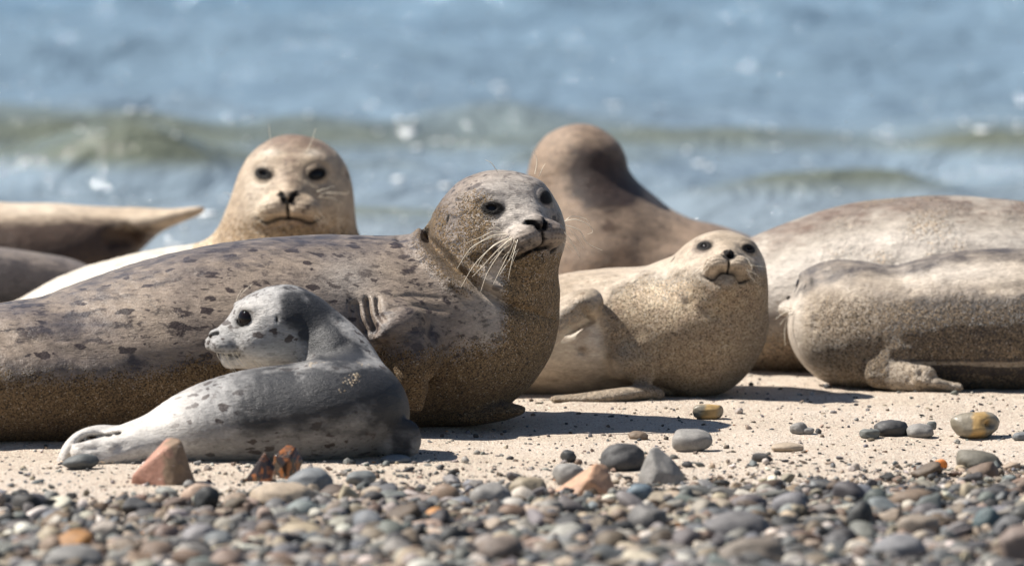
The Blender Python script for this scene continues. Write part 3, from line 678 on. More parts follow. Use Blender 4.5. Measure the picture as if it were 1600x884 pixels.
# ---- F: big pale seal behind on the right
def seal_f():
    Y = 1.66
    body = Sweep([(1010, 545, 1010, 585, Y, 0.06), (1060, 460, 1060, 592, Y, 0.16), (1120, 410, 1120, 594, Y, 0.21), (1190, 378, 1190, 594, Y, 0.24), (1240, 352, 1240, 594, Y, 0.25), (1300, 331, 1300, 594, Y, 0.26), (1370, 315, 1370, 594, Y, 0.27),
                  (1440, 307, 1440, 594, Y, 0.28), (1510, 306, 1510, 594, Y, 0.28), (1600, 318, 1600, 594, Y, 0.27), (1720, 350, 1720, 594, Y, 0.24), (1850, 410, 1850, 592, Y, 0.18), (1960, 480, 1960, 588, Y, 0.1), (2040, 540, 2040, 584, Y, 0.04)], k=0.05)
    def masks(V, X, Y_, n, m):
        nz = fbm(V, 9, 3, 41); nf = fbm(V, 30, 3, 43)
        top = np.interp(X, [1000, 1190, 1300, 1440, 1600], [470, 378, 331, 307, 318])
        m[:, 0] = 0.62 * sst(40, 6, Y_ - top + 10 * nz) * sst(-0.35, 0.2, nz)
        m[:, 1] = np.maximum(0.75 * sst(480, 560, Y_ + 25 * nz), 0.45 * sst(-0.1, 0.45, nz) * sst(1250, 1400, X + 30 * nz))
        m[:, 3] = 0.85 * sst(500, 440, Y_ + 20 * nz) * sst(30, 60, Y_ - top)
    mat = seal_mat("silver_buff_coat", (0.37, 0.325, 0.27), (0.27, 0.23, 0.188), (0.16, 0.11, 0.08), 0.4, 26, 0.5, darkc=(0.13, 0.085, 0.06), palec=(0.53, 0.475, 0.41),
                   sand=((0.42, 0.32, 0.22), (0.22, 0.16, 0.11), (0.06, 0.045, 0.035)), sheen=0.03, clump=0.6)
    build_seal("big silvery buff seal at the back, broad back arched above the sandy grey seal", (1.3, Y, 0), [body], mat, None,
               [([(1200, 392), (1280, 362), (1340, 350)], 10, 0.004, 2), ([(1160, 545), (1220, 540), (1290, 545)], 10, 0.006, 2)], masks, h=0.011, group=GS)
MOD['f'] = seal_f

# ---- G: sand-dusted seal at the right edge, head turned away
def seal_g():
    Y = 1.20
    Hd = Head(1306, 457, Y + 0.04, 0.078, -130, 0, 0, k=0.03)
    body = Sweep([(1290, 462, 1296, 548, Y, 0.05), (1314, 425, 1314, 592, Y, 0.11), (1342, 410, 1342, 610, Y, 0.145), (1375, 412, 1370, 614, Y, 0.165), (1430, 408, 1430, 618, Y, 0.18), (1500, 393, 1500, 618, Y, 0.185), (1600, 389, 1600, 618, Y, 0.19), (1700, 400, 1700, 617, Y, 0.175),
                  (1800, 440, 1800, 614, Y, 0.14), (1890, 500, 1890, 608, Y, 0.09), (1950, 560, 1950, 602, Y, 0.04)], k=0.05)
    arm = Sweep([(1375, 556, 1375, 606, Y - 0.13, 0.03), (1408, 562, 1408, 611, Y - 0.16, 0.032), (1434, 576, 1436, 612, Y - 0.18, 0.028), (1456, 590, 1456, 612, Y - 0.19, 0.022), (1480, 597, 1480, 611, Y - 0.195, 0.016), (1498, 600, 1498, 610, Y - 0.195, 0.010)], k=0.018)
    dig = [Sweep([(1425, 572, 1432, 588, Y - 0.20, 0.012), (1448, 574, 1452, 588, Y - 0.205, 0.012), (1456, 580, 1458, 590, Y - 0.205, 0.008)], k=0.008),
           Sweep([(1436, 586, 1440, 602, Y - 0.21, 0.012), (1462, 592, 1464, 604, Y - 0.215, 0.011), (1476, 598, 1477, 606, Y - 0.215, 0.007)], k=0.008)]
    cr = [([(1352, 604), (1366, 570), (1400, 548), (1440, 552)], 12, -0.006, Y), ([(1440, 575), (1436, 595), (1440, 610)], 3, 0.004, Y), ([(1458, 584), (1454, 600)], 3, 0.004, Y), ([(1422, 572), (1420, 600)], 4, 0.003, Y),
          ([(1268, 455), (1275, 490), (1275, 520)], 7, 0.005, Y + .02), ([(1390, 412), (1410, 440), (1415, 470)], 14, 0.004, Y + 1)]
    def masks(V, X, Y_, n, m):
        nz = fbm(V, 10, 3, 51); nf = fbm(V, 30, 3, 52)
        top = np.interp(X, [1230, 1260, 1330, 1400, 1500, 1600], [450, 440, 407, 414, 393, 389])
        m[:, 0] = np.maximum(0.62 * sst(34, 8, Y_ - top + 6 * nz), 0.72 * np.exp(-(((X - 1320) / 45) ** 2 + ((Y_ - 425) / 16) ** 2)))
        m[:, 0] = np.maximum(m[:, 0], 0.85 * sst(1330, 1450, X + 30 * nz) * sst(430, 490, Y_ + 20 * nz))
        m[:, 3] = 0.85 * np.exp(-(((X - 1500) / 120) ** 2 + ((Y_ - 425) / 20) ** 2)) + 0.8 * sst(1262, 1245, X)  # highlight band along the back put into the coat colour; pale muzzle end
        m[:, 1] = np.clip(0.55 * sst(440, 500, Y_ + 15 * nz) + 0.12 * nf, 0, 1) * sst(1245, 1320, X + 20 * nz)
        m[:, 1] = np.where((X > 1385) & (Y_ > 560) & (V[:, 1] < Y - 0.15), 0.30, m[:, 1]); m[:, 0] = np.where((X > 1390) & (Y_ > 565) & (V[:, 1] < Y - 0.165), 0.0, m[:, 0])
        er = np.exp(-(((X - 1268) / 4) ** 2 + ((Y_ - 440) / 9) ** 2)); m[:, 2] = 0.8 * er
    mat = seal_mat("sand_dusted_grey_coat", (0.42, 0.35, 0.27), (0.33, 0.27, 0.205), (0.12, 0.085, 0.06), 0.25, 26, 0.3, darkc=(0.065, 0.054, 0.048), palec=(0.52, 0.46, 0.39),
                   sand=((0.34, 0.255, 0.165), (0.16, 0.12, 0.082), (0.025, 0.02, 0.016), (0.5, 0.45, 0.38)), sheen=0.02, rough=0.34, clump=0.75, grain=400)
    fw = [([(1238, 486), (1226, 488), (1212, 498)], Y - 0.05, 0.0014), ([(1240, 490), (1228, 496), (1218, 508)], Y - 0.05, 0.0014), ([(1238, 482), (1224, 480), (1214, 486)], Y - 0.04, 0.0014), ([(1230, 495), (1226, 515), (1227, 540)], Y - 0.05, 0.0016),
          ([(1240, 494), (1234, 503), (1226, 512)], Y + 0.11, 0.0009), ([(1236, 478), (1228, 470), (1222, 470)], Y + 0.13, 0.0008), ([(1242, 496), (1238, 510), (1236, 520)], Y + 0.1, 0.0009)]
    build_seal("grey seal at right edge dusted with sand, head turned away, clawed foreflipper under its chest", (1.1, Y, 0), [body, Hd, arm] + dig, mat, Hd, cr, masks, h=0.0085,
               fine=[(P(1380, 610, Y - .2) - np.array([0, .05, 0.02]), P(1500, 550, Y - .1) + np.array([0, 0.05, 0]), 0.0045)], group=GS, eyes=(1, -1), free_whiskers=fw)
MOD['g'] = seal_g

# ---- H: rear of a seal on the far left, hind flippers lifted
def seal_h():
    Y = 3.0
    body = Sweep([(-700, 440, -700, 500, Y, 0.08), (-560, 400, -560, 508, Y, 0.18), (-400, 345, -400, 512, Y, 0.24), (-250, 325, -250, 512, Y, 0.26), (-120, 318, -120, 510, Y, 0.26), (0, 317, 0, 508, Y, 0.24), (70, 317, 75, 496, Y, 0.20), (130, 321, 140, 460, Y, 0.15),
                  (180, 323, 185, 410, Y, 0.11), (225, 325, 225, 375, Y - .02, 0.08), (265, 326, 262, 355, Y - .03, 0.06), (300, 324, 298, 340, Y - .04, 0.035), (317, 323, 317, 330, Y - .05, 0.015)], k=0.03)
    f2 = Sweep([(170, 345, 180, 415, Y + .05, 0.06), (205, 350, 215, 385, Y + 0.08, 0.05), (240, 345, 244, 368, Y + 0.1, 0.03), (268, 340, 270, 350, Y + 0.12, 0.015)], k=0.02)
    def masks(V, X, Y_, n, m):
        nz = fbm(V, 8, 3, 61)
        m[:, 0] = np.maximum(1.0 * sst(328, 362, Y_ + 10 * nz - 0.12 * (X - 100) * (X > 100)), 0.95 * np.exp(-(((X - 185) / 22) ** 2 + ((Y_ - 372) / 16) ** 2)))  # shade under the rump and in the flipper hollow painted as dark coat
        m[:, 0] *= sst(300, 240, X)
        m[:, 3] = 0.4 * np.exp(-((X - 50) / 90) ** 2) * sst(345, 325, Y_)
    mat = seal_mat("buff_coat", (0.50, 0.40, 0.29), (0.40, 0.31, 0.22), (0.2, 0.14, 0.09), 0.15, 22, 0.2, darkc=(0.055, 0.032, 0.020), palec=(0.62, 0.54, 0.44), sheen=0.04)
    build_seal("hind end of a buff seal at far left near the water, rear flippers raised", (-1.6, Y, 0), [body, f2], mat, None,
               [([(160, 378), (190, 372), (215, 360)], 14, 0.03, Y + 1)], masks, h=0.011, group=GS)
MOD['h'] = seal_h
# ---- I: dark back at the left edge
def seal_i():
    Y = 2.35
    body = Sweep([(-620, 500, -620, 530, Y, 0.05), (-500, 440, -500, 540, Y, 0.14), (-350, 395, -350, 545, Y, 0.2), (-200, 382, -200, 546, Y, 0.22), (-80, 382, -80, 546, Y, 0.22), (0, 387, 0, 546, Y, 0.21), (60, 396, 60, 546, Y, 0.19), (115, 411, 115, 545, Y, 0.17),
                  (170, 440, 170, 542, Y, 0.12), (220, 490, 220, 538, Y, 0.05)], k=0.05)
    def masks(V, X, Y_, n, m):
        nz = fbm(V, 8, 3, 71); top = np.interp(X, [-300, 0, 60, 115, 170], [384, 387, 396, 411, 440])
        m[:, 0] = 0.85 * sst(4, 32, Y_ - top + 9 * nz)
    mat = seal_mat("dark_slate_coat", (0.21, 0.17, 0.135), (0.14, 0.115, 0.10), (0.05, 0.038, 0.03), 0.4, 20, 0.4, darkc=(0.032, 0.025, 0.022), sheen=0.02, rough=0.4)
    build_seal("dark seal at the left edge showing only its slate back below the lifted hind flippers", (-1.6, Y, 0), [body], mat, None, (), masks, h=0.011, group=GS)
MOD['i'] = seal_i
# ------------------------------------------------------------------ beach
def spread(lo, hi, h, far, grow=1.22):
    c = list(np.arange(lo, hi + h * .5, h)); s = h
    a = []; x = lo
    while x > -far:
        s *= grow; x -= s; a.append(x)
    s = h; b = []; x = c[-1]
    while x < far: s *= grow; x += s; b.append(x)
    return np.array(a[::-1] + c + b)
def sheet(xs, ys, zf):
    X, Y = np.meshgrid(xs, ys, indexing='ij'); p = np.stack([X.ravel(), Y.ravel()], 1); z = zf(p)
    V = np.concatenate([p, z[:, None]], 1); nx, ny = len(xs), len(ys); i = np.arange(nx - 1)[:, None] * ny + np.arange(ny - 1)[None]
    i = i.ravel(); F = np.stack([i, i + ny, i + ny + 1, i + 1], 1); return V, F
WL = 4.55
def sand_z(p):
    x, y = p[:, 0], p[:, 1]; q = np.stack([x, y, x * 0], 1)
    near = np.exp(-np.maximum(np.abs(x) - 4, 0) * 0.5) * np.exp(-np.maximum(-y - 6, 0) * 0.5)
    z = 0.006 * fbm(q, 2.2, 2, 90) + 0.004 * fbm(q, 6.0, 2, 95) * near + 0.005 * fbm(q * np.array([1.0, 4.0, 1.0]), 2.6, 3, 97) * near + 0.0032 * fbm(q, 24, 3, 91) * near
    z = z - 0.0012
    return z - 0.055 * sst(3.3, WL + 0.4, y) - 0.9 * sst(WL, WL + 14, y)
def sand_mat():
    b = NB("beach_sand"); co = b.co(); sep = b.n("SeparateXYZ"); b.l(co, sep.inputs[0])
    c = b.mix(b.ramp(b.noise(co, 3.0, 4, 0.6), [(0.35, 0), (0.65, 1)]), (0.60, 0.495, 0.39), (0.68, 0.575, 0.47))
    vo = b.vor(co, 420); vs = b.n("SeparateColor"); b.l(vo.outputs["Color"], vs.inputs[0])
    c = b.mix(0.8, c, b.ramp(vs.outputs[0], [(0, 0.08), (0.07, 0.2), (0.13, 0.45), (0.8, 0.56), (0.93, 0.8), (1, 0.9)]), 'OVERLAY')
    v2 = b.vor(co, 150); v2s = b.n("SeparateColor"); b.l(v2.outputs["Color"], v2s.inputs[0])
    c = b.mix(b.math('MULTIPLY', b.ramp(v2s.outputs[0], [(0.80, 0), (0.84, 1)]), b.ramp(v2.outputs["Distance"], [(0.28, 1), (0.38, 0)])), c, b.mix(v2s.outputs[1], (0.10, 0.10, 0.105), (0.32, 0.22, 0.15)))
    wet = b.ramp(b.math('DIVIDE', sep.outputs[1], 10.0), [(0.34, 0), (0.44, 1)])
    c = b.mix(wet, c, (0.12, 0.09, 0.062)); b.set(b.b.inputs["Base Color"], c)
    b.set(b.b.inputs["Roughness"], b.mix(wet, (0.9,) * 3, (0.25,) * 3))
    h = b.math('ADD', b.math('MULTIPLY', b.noise(co, 160, 4, 0.7), 1.0), b.math('MULTIPLY', vo.outputs["Distance"], -0.35))
    n = b.bump(b.noise(co, 38, 4, 0.6), 0.6, 0.022); n = b.bump(h, 1.0, 0.008, n); b.l(n, b.b.inputs["Normal"])
    return b.m
def beach():
    xs = spread(-1.7, 1.7, 0.010, 800); ys = np.concatenate([-spread(2.8, 2.81, 0.02, 300)[::-1][:-3] if False else -np.array(sorted(set(np.round(np.cumsum(0.02 * 1.25 ** np.arange(40)), 4)))[::-1]) - 2.8, np.arange(-2.8, 2.6, 0.010), np.arange(2.6, 8, 0.05), 8 + np.cumsum(0.05 * 1.25 ** np.arange(40))])
    ys = ys[(ys > -800) & (ys < 900)]
    V, F = sheet(xs, ys, sand_z); o = mesh_from("sand", V, F, sand_mat()); o["kind"] = "structure"

# ------------------------------------------------------------------ sea
def sea_z(p):
    x, y = p[:, 0], p[:, 1]
    q = np.stack([x, y, x * 0], 1)
    fade = np.exp(-np.maximum(y - 60, 0) * 0.02) * np.exp(-np.maximum(np.abs(x) - 14, 0) * 0.1)
    z = 0
    rs = np.random.RandomState(4)
    for i in range(26):
        lam = 0.22 * 1.155 ** i; th = rs.normal(0, 0.55) + math.pi / 2; k = 2 * math.pi / lam
        ph = rs.uniform(0, 6.28); a = (0.009 + 0.013 * math.exp(-((math.log(lam) + 0.1) / 0.7) ** 2)) * lam ** 0.9 * rs.uniform(0.5, 1.3)
        w1 = k * (x * math.cos(th) + y * math.sin(th)) + ph + 1.6 * fbm(q, 0.5 / max(lam, .5), 1, 100 + i)
        s = np.sin(w1); z = z + a * (s + 0.25 * (s * s - .5))
    z = z * (0.55 + 0.75 * (0.5 + 0.5 * fbm(q, 0.35, 2, 130))) * sst(WL - .4, WL + 2.5, y) 
    def crest(yc, xa, xb, h, front, back, soft=0.3, tilt=0.0, seed=0):
        wob = 0.28 * fbm(np.stack([x, x * 0, x * 0], 1), 0.7, 2, seed) + 0.07 * fbm(np.stack([x, x * 0, x * 0], 1), 3.1, 2, seed + 1)
        u = y - (yc + tilt * x + wob)
        e = sst(xa - soft, xa + soft, x) * sst(xb + soft, xb - soft, x) * (1 + 0.38 * fbm(np.stack([x, y * .3, x * 0], 1), 3.3, 3, seed + 2))
        return h * e * np.where(u < 0, np.exp(-(u / front) ** 2), np.exp(-(u / back) ** 2))
    z = z + crest(8.45, -1.35, 0.35, 0.084, 0.20, 0.7, 0.35, 0.0, 140)
    z = z + crest(8.60, 1.35, 6.0, 0.095, 0.20, 0.7, 0.25, 0.02, 150)
    z = z + crest(7.75, 0.50, 1.10, 0.06, 0.18, 0.5, 0.16, 0.0, 160)
    z = z + crest(9.3, -9, -1.9, 0.09, 0.4, 0.8, 0.3, 0.0, 170)
    z = z + crest(6.2, -3, 0.1, 0.022, 0.2, 0.5, 0.5, 0.05, 180)
    z = z + crest(13.5, -2.5, 3.2, 0.05, 0.5, 1.2, 0.6, 0.08, 190) + crest(18.0, -1.5, 5.2, 0.06, 0.6, 1.4, 0.6, -0.1, 200)
    return (z * fade) - 0.040
def sea_mat():
    b = NB("sea_water"); co = b.co(); sep = b.n("SeparateXYZ"); b.l(co, sep.inputs[0])
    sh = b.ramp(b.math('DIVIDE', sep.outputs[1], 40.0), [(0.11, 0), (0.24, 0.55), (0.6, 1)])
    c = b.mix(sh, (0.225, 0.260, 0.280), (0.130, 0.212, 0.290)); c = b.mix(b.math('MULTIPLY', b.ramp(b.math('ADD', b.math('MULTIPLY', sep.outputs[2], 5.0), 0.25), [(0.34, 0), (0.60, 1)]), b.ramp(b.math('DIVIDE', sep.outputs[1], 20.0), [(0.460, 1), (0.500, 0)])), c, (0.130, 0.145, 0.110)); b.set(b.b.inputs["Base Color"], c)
    b.b.inputs["Roughness"].default_value = 0.09; b.b.inputs["IOR"].default_value = 1.333
    n = b.bump(b.noise(b.map(co, (0.6, 1.0, 0.3)), 6.5, 4, 0.6, 0.5), 1.0, 0.09)
    n = b.bump(b.noise(b.map(co, (1.0, 0.8, 0.3)), 26, 3, 0.6, 0.3), 0.6, 0.010, n)
    b.l(n, b.b.inputs["Normal"]); return b.m
def sea():
    xs = spread(-4.2, 4.2, 0.035, 1500, 1.3)
    ys = np.concatenate([np.arange(WL - 0.5, 14, 0.022), np.arange(14, 34, 0.045)]); s = 0.05; y = ys[-1]; ex = []
    while y < 4000: s *= 1.12; y += s; ex.append(y)
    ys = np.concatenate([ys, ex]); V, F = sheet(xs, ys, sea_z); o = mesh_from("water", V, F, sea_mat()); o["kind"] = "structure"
def foam_glints():
    """scattered froth flecks and bubbles on the swell, the larger ones standing in for sun glints"""
    b = NB("foam_glints"); b.b.inputs["Base Color"].default_value = (0.82, 0.84, 0.84, 1); b.b.inputs["Roughness"].default_value = 0.25
    r = np.random.RandomState(8); C = []; S = []
    def put(n, px, py, sx, sy, r0, r1):
        for _ in range(n):
            g = G(r.normal(px, sx), r.normal(py, sy)); 
            if g[1] < WL + .6: continue
            C.append(g[:2]); S.append(r.uniform(r0, r1))
    for px, py, n in [(30, 205, 14), (640, 243, 10), (735, 210, 10), (590, 215, 5), (120, 42, 3), (910, 110, 3), (965, 155, 6), (1050, 165, 3), (1530, 245, 10), (1560, 232, 8), (240, 255, 6), (500, 260, 5), (280, 380, 8), (660, 300, 8), (850, 190, 4), (80, 265, 6), (1180, 60, 2), (1420, 235, 5), (680, 270, 6), (320, 352, 6), (1100, 258, 3)]:
        put(n, px, py, 26, 9, 0.006, 0.016)
    put(90, 500, 235, 420, 45, 0.004, 0.011); put(70, 300, 300, 280, 35, 0.004, 0.010); put(60, 1300, 240, 220, 30, 0.004, 0.010); put(60, 800, 90, 600, 60, 0.004, 0.010)
    for px, py, n in [(127, 40, 5), (912, 110, 4), (958, 156, 5), (981, 158, 4), (1048, 167, 3), (642, 243, 5), (733, 210, 4), (28, 212, 4), (15, 184, 3), (1528, 243, 4), (322, 352, 4), (290, 352, 4), (780, 130, 2)]: put(n, px, py, 4, 1.5, 0.012, 0.022)  # larger white flecks added where the water glints in the sun
    C = np.array(C); S = np.array(S); z = sea_z(C)
    bv, bf = ICO1; V = []; F = []
    for i, (c, s) in enumerate(zip(C, S)):
        q = bv * s * np.array([r.uniform(.8, 2.0), r.uniform(.8, 1.6), 0.45]) + np.array([c[0], c[1], z[i] + s * 0.1]); V.append(q); F.append(bf + len(bv) * i)
    o = mesh_from("foam_glints", np.concatenate(V), np.concatenate(F), b.m); o["kind"] = "stuff"

# ------------------------------------------------------------------ stones
def ico(sub):
    import bmesh
    bm = bmesh.new(); bmesh.ops.create_icosphere(bm, subdivisions=sub, radius=1)
    V = np.array([v.co[:] for v in bm.verts]); F = np.array([[v.index for v in f.verts] for f in bm.faces]); bm.free(); return V, F
ICO1, ICO2, ICO3, ICO4 = ico(1), ico(2), ico(3), ico(4)
def stone_shape(base, seed, ang=0.0, rough=0.0):
    """unit stone: ang 0 = sea-rounded, 1 = broken and faceted"""
    V, F = base; r = np.random.RandomState(seed); n = V.copy()
    d = 1 + 0.20 * noise3(n * 1.1 + seed * 3.7, 1) + 0.07 * noise3(n * 2.6 + seed * 1.3, 2)
    if ang > 0:
        k = 9; pl = r.normal(size=(k, 3)); pl /= np.linalg.norm(pl, axis=1)[:, None]; off = r.uniform(0.45, 0.85, k)
        t = np.full(len(n), 9.0)
        for a, o in zip(pl, off):
            c = n @ a; t = np.minimum(t, np.where(c > 0.05, o / np.maximum(c, 0.05), 9))
        d = d * (1 - ang) + np.minimum(t, 1.25) * ang * (1 + 0.05 * noise3(n * 5 + seed, 9))
    if rough: d = d + rough * fbm(n * 1.0, 5.0, 3, seed)
    d = d + 0.05 * ang * noise3(n * 4.0 + seed, 3); V = n * d[:, None]; V = V / np.abs(V).max(0); return V, F
def stone_nodes(b, col):
    co = b.co()
    c = b.mix(0.55, col, b.ramp(b.noise(co, 55, 5, 0.7), [(0.3, 0.28), (0.7, 0.72)]), 'OVERLAY')
    vo = b.vor(co, 900); vs = b.n("SeparateColor"); b.l(vo.outputs["Color"], vs.inputs[0])
    c = b.mix(0.5, c, b.ramp(vs.outputs[0], [(0, 0.2), (0.15, 0.5), (0.85, 0.5), (1, 0.8)]), 'OVERLAY')
    b.set(b.b.inputs["Base Color"], c)
    b.set(b.b.inputs["Roughness"], b.ramp(b.noise(co, 25, 2), [(0.3, 0.55), (0.7, 0.85)]))
    n = b.bump(b.noise(co, 180, 5, 0.7), 0.35, 0.003); b.l(n, b.b.inputs["Normal"])
    return b.m
b_ = NB("stone_object"); oi = b_.n("ObjectInfo"); M_ST = stone_nodes(b_, oi.outputs["Color"])
b_ = NB("stone_shingle"); at_ = b_.n("Attribute", attribute_name="tint"); M_SH = stone_nodes(b_, at_.outputs["Color"])
PAL = [("blue-grey", (0.152, 0.161, 0.166), 6), ("grey", (0.21, 0.20, 0.185), 13), ("dark grey", (0.055, 0.054, 0.054), 12), ("greenish grey", (0.118, 0.127, 0.118), 4),
       ("tan", (0.34, 0.272, 0.20), 10), ("brown", (0.155, 0.112, 0.078), 9), ("pale", (0.50, 0.455, 0.39), 6), ("reddish brown", (0.21, 0.14, 0.10), 2), ("pinkish", (0.33, 0.28, 0.235), 2), ("orange", (0.48, 0.22, 0.08), 0.3)]
PW = np.array([p[2] for p in PAL], float); PW /= PW.sum()

def rot(rz, rx=0, ry=0):
    return np.array(Matrix.Rotation(rz, 3, 'Z') @ Matrix.Rotation(rx, 3, 'X') @ Matrix.Rotation(ry, 3, 'Y'))
FOOT = []
def stone(kind, label, x0, x1, ytop, ybase, seed, col, ang=0.0, rough=0.0, depth=0.8, tilt=0.0, rz=0.0, boxy=0.9, mat=None, group="larger stones on the beach", cat=None, sink=0.12, shape=None):
    """one stone whose silhouette fills the given box of the photo and which stands on the sand"""
    g = G((x0 + x1) / 2, ybase); s = ppm(g[1]); wdt = (x1 - x0) / s; hgt = (ybase - ytop) / s
    V, F = shape or stone_shape(ICO4, seed, ang, rough)
    if not shape: V = np.sign(V) * np.abs(V) ** boxy
    V = V @ rot(rz, 0, tilt).T; V = V / np.array([np.ptp(V[:, 0]) / 2, np.ptp(V[:, 1]) / 2, np.ptp(V[:, 2]) / 2]); V = V - (V.max(0) + V.min(0)) / 2
    dep = wdt * depth
    V = V * np.array([wdt / 2, dep / 2, hgt / 2 * (1 + sink)])
    loc = np.array([g[0], g[1] + dep * 0.35, 0]); V[:, 2] += hgt / 2 * (1 - sink)
    loc[2] = sand_z(loc[None, :2])[0] - 0.001
    o = mesh_from(kind, V, F, mat or M_ST); o.location = loc; o.color = tuple(col) + (1,)
    o["label"] = label; o["category"] = cat or "stone"; o["group"] = group
    FOOT.append((loc[0], loc[1], max(wdt, dep) / 2, label, ((x0 + x1) / 2, (ytop + ybase) / 2), (x1 - x0) * (ybase - ytop)))
    return o
def rock_mats():
    b = NB("red_rock"); co = b.co(); g = b.n("NewGeometry") if False else None
    sep = b.n("SeparateXYZ"); b.l(co, sep.inputs[0])
    f = b.ramp(b.math('ADD', b.math('MULTIPLY', sep.outputs[0], 9.0), b.noise(co, 30, 3)), [(0.45, 0), (0.65, 1)])
    c = b.mix(f, (0.36, 0.185, 0.13), (0.20, 0.135, 0.085)); c = b.mix(0.5, c, b.ramp(b.noise(co, 90, 5, 0.7), [(0.3, 0.3), (0.7, 0.7)]), 'OVERLAY')
    c = b.mix(b.ramp(b.noise(b.map(co, (1, 1, 5)), 60, 2), [(0.70, 0), (0.74, 1)]), c, (0.6, 0.48, 0.4))
    b.set(b.b.inputs["Base Color"], c); b.b.inputs["Roughness"].default_value = 0.7; b.l(b.bump(b.noise(co, 150, 5, 0.7), 0.5, 0.004), b.b.inputs["Normal"])
    b2 = NB("wet_flint"); co = b2.co(); f = b2.ramp(b2.noise(co, 38, 3, 0.6, 0.8), [(0.48, 0), (0.56, 1)])
    c = b2.mix(f, (0.030, 0.020, 0.014), (0.24, 0.085, 0.022)); b2.set(b2.b.inputs["Base Color"], c); b2.b.inputs["Roughness"].default_value = 0.22
    b2.b.inputs["Coat Weight"].default_value = 0.4; b2.l(b2.bump(b2.noise(co, 60, 3), 0.4, 0.004), b2.b.inputs["Normal"])
    b3 = NB("banded_stone"); co = b3.co(); sp = b3.n("SeparateXYZ"); b3.l(co, sp.inputs[0])
    f = b3.ramp(b3.math('ADD', b3.math('MULTIPLY', sp.outputs[0], 6.0), b3.math('MULTIPLY', b3.noise(co, 22, 2), 0.35)), [(0.08, 0), (0.13, 1), (0.30, 1), (0.36, 0)])
    c = b3.mix(f, (0.20, 0.175, 0.13), (0.38, 0.25, 0.10)); c = b3.mix(0.5, c, b3.ramp(b3.noise(co, 80, 4, .7), [(0.3, 0.3), (0.7, 0.7)]), 'OVERLAY')
    b3.set(b3.b.inputs["Base Color"], c); b3.b.inputs["Roughness"].default_value = 0.45; b3.l(b3.bump(b3.noise(co, 100, 4), 0.4, 0.003), b3.b.inputs["Normal"])
    return b.m, b2.m, b3.m
M_RED, M_FLINT, M_BAND = rock_mats()
BG_, GR, DK, GN, TN, BR, PL, RD, PK, OR = [p[1] for p in PAL]
def hull_shape(pts, sub=3, seed=1, bev=0.05):
    """convex rock from corner points, subdivided, edges slightly worn"""
    import bmesh
    bm = bmesh.new()
    for p in pts: bm.verts.new(p)
    bmesh.ops.convex_hull(bm, input=bm.verts)
    for v in [v for v in bm.verts if not v.link_faces]: bm.verts.remove(v)
    bmesh.ops.bevel(bm, geom=list(bm.edges), offset=bev, segments=2, affect='EDGES', profile=0.5)
    bmesh.ops.triangulate(bm, faces=bm.faces)
    for _ in range(sub): bmesh.ops.subdivide_edges(bm, edges=bm.edges, cuts=1, use_grid_fill=True)
    bmesh.ops.triangulate(bm, faces=bm.faces)
    V = np.array([v.co[:] for v in bm.verts]); F = np.array([[v.index for v in f.verts] for f in bm.faces]); bm.free()
    nn = V / (np.linalg.norm(V, axis=1)[:, None] + 1e-6); V = V + nn * 0.035 * fbm(V, 3.0, 3, seed)[:, None]
    return V, F
def dented(seed, holes):
    V, F = stone_shape(ICO4, seed, 0.0, 0.03); d = 1.0
    for (h, r, k) in holes:
        h = np.array(h, float); h /= np.linalg.norm(h); n = V / np.linalg.norm(V, axis=1)[:, None]
        a = np.arccos(np.clip(n @ h, -1, 1)); V = V * (1 - k * np.exp(-(a / r) ** 2))[:, None]
    return V, F
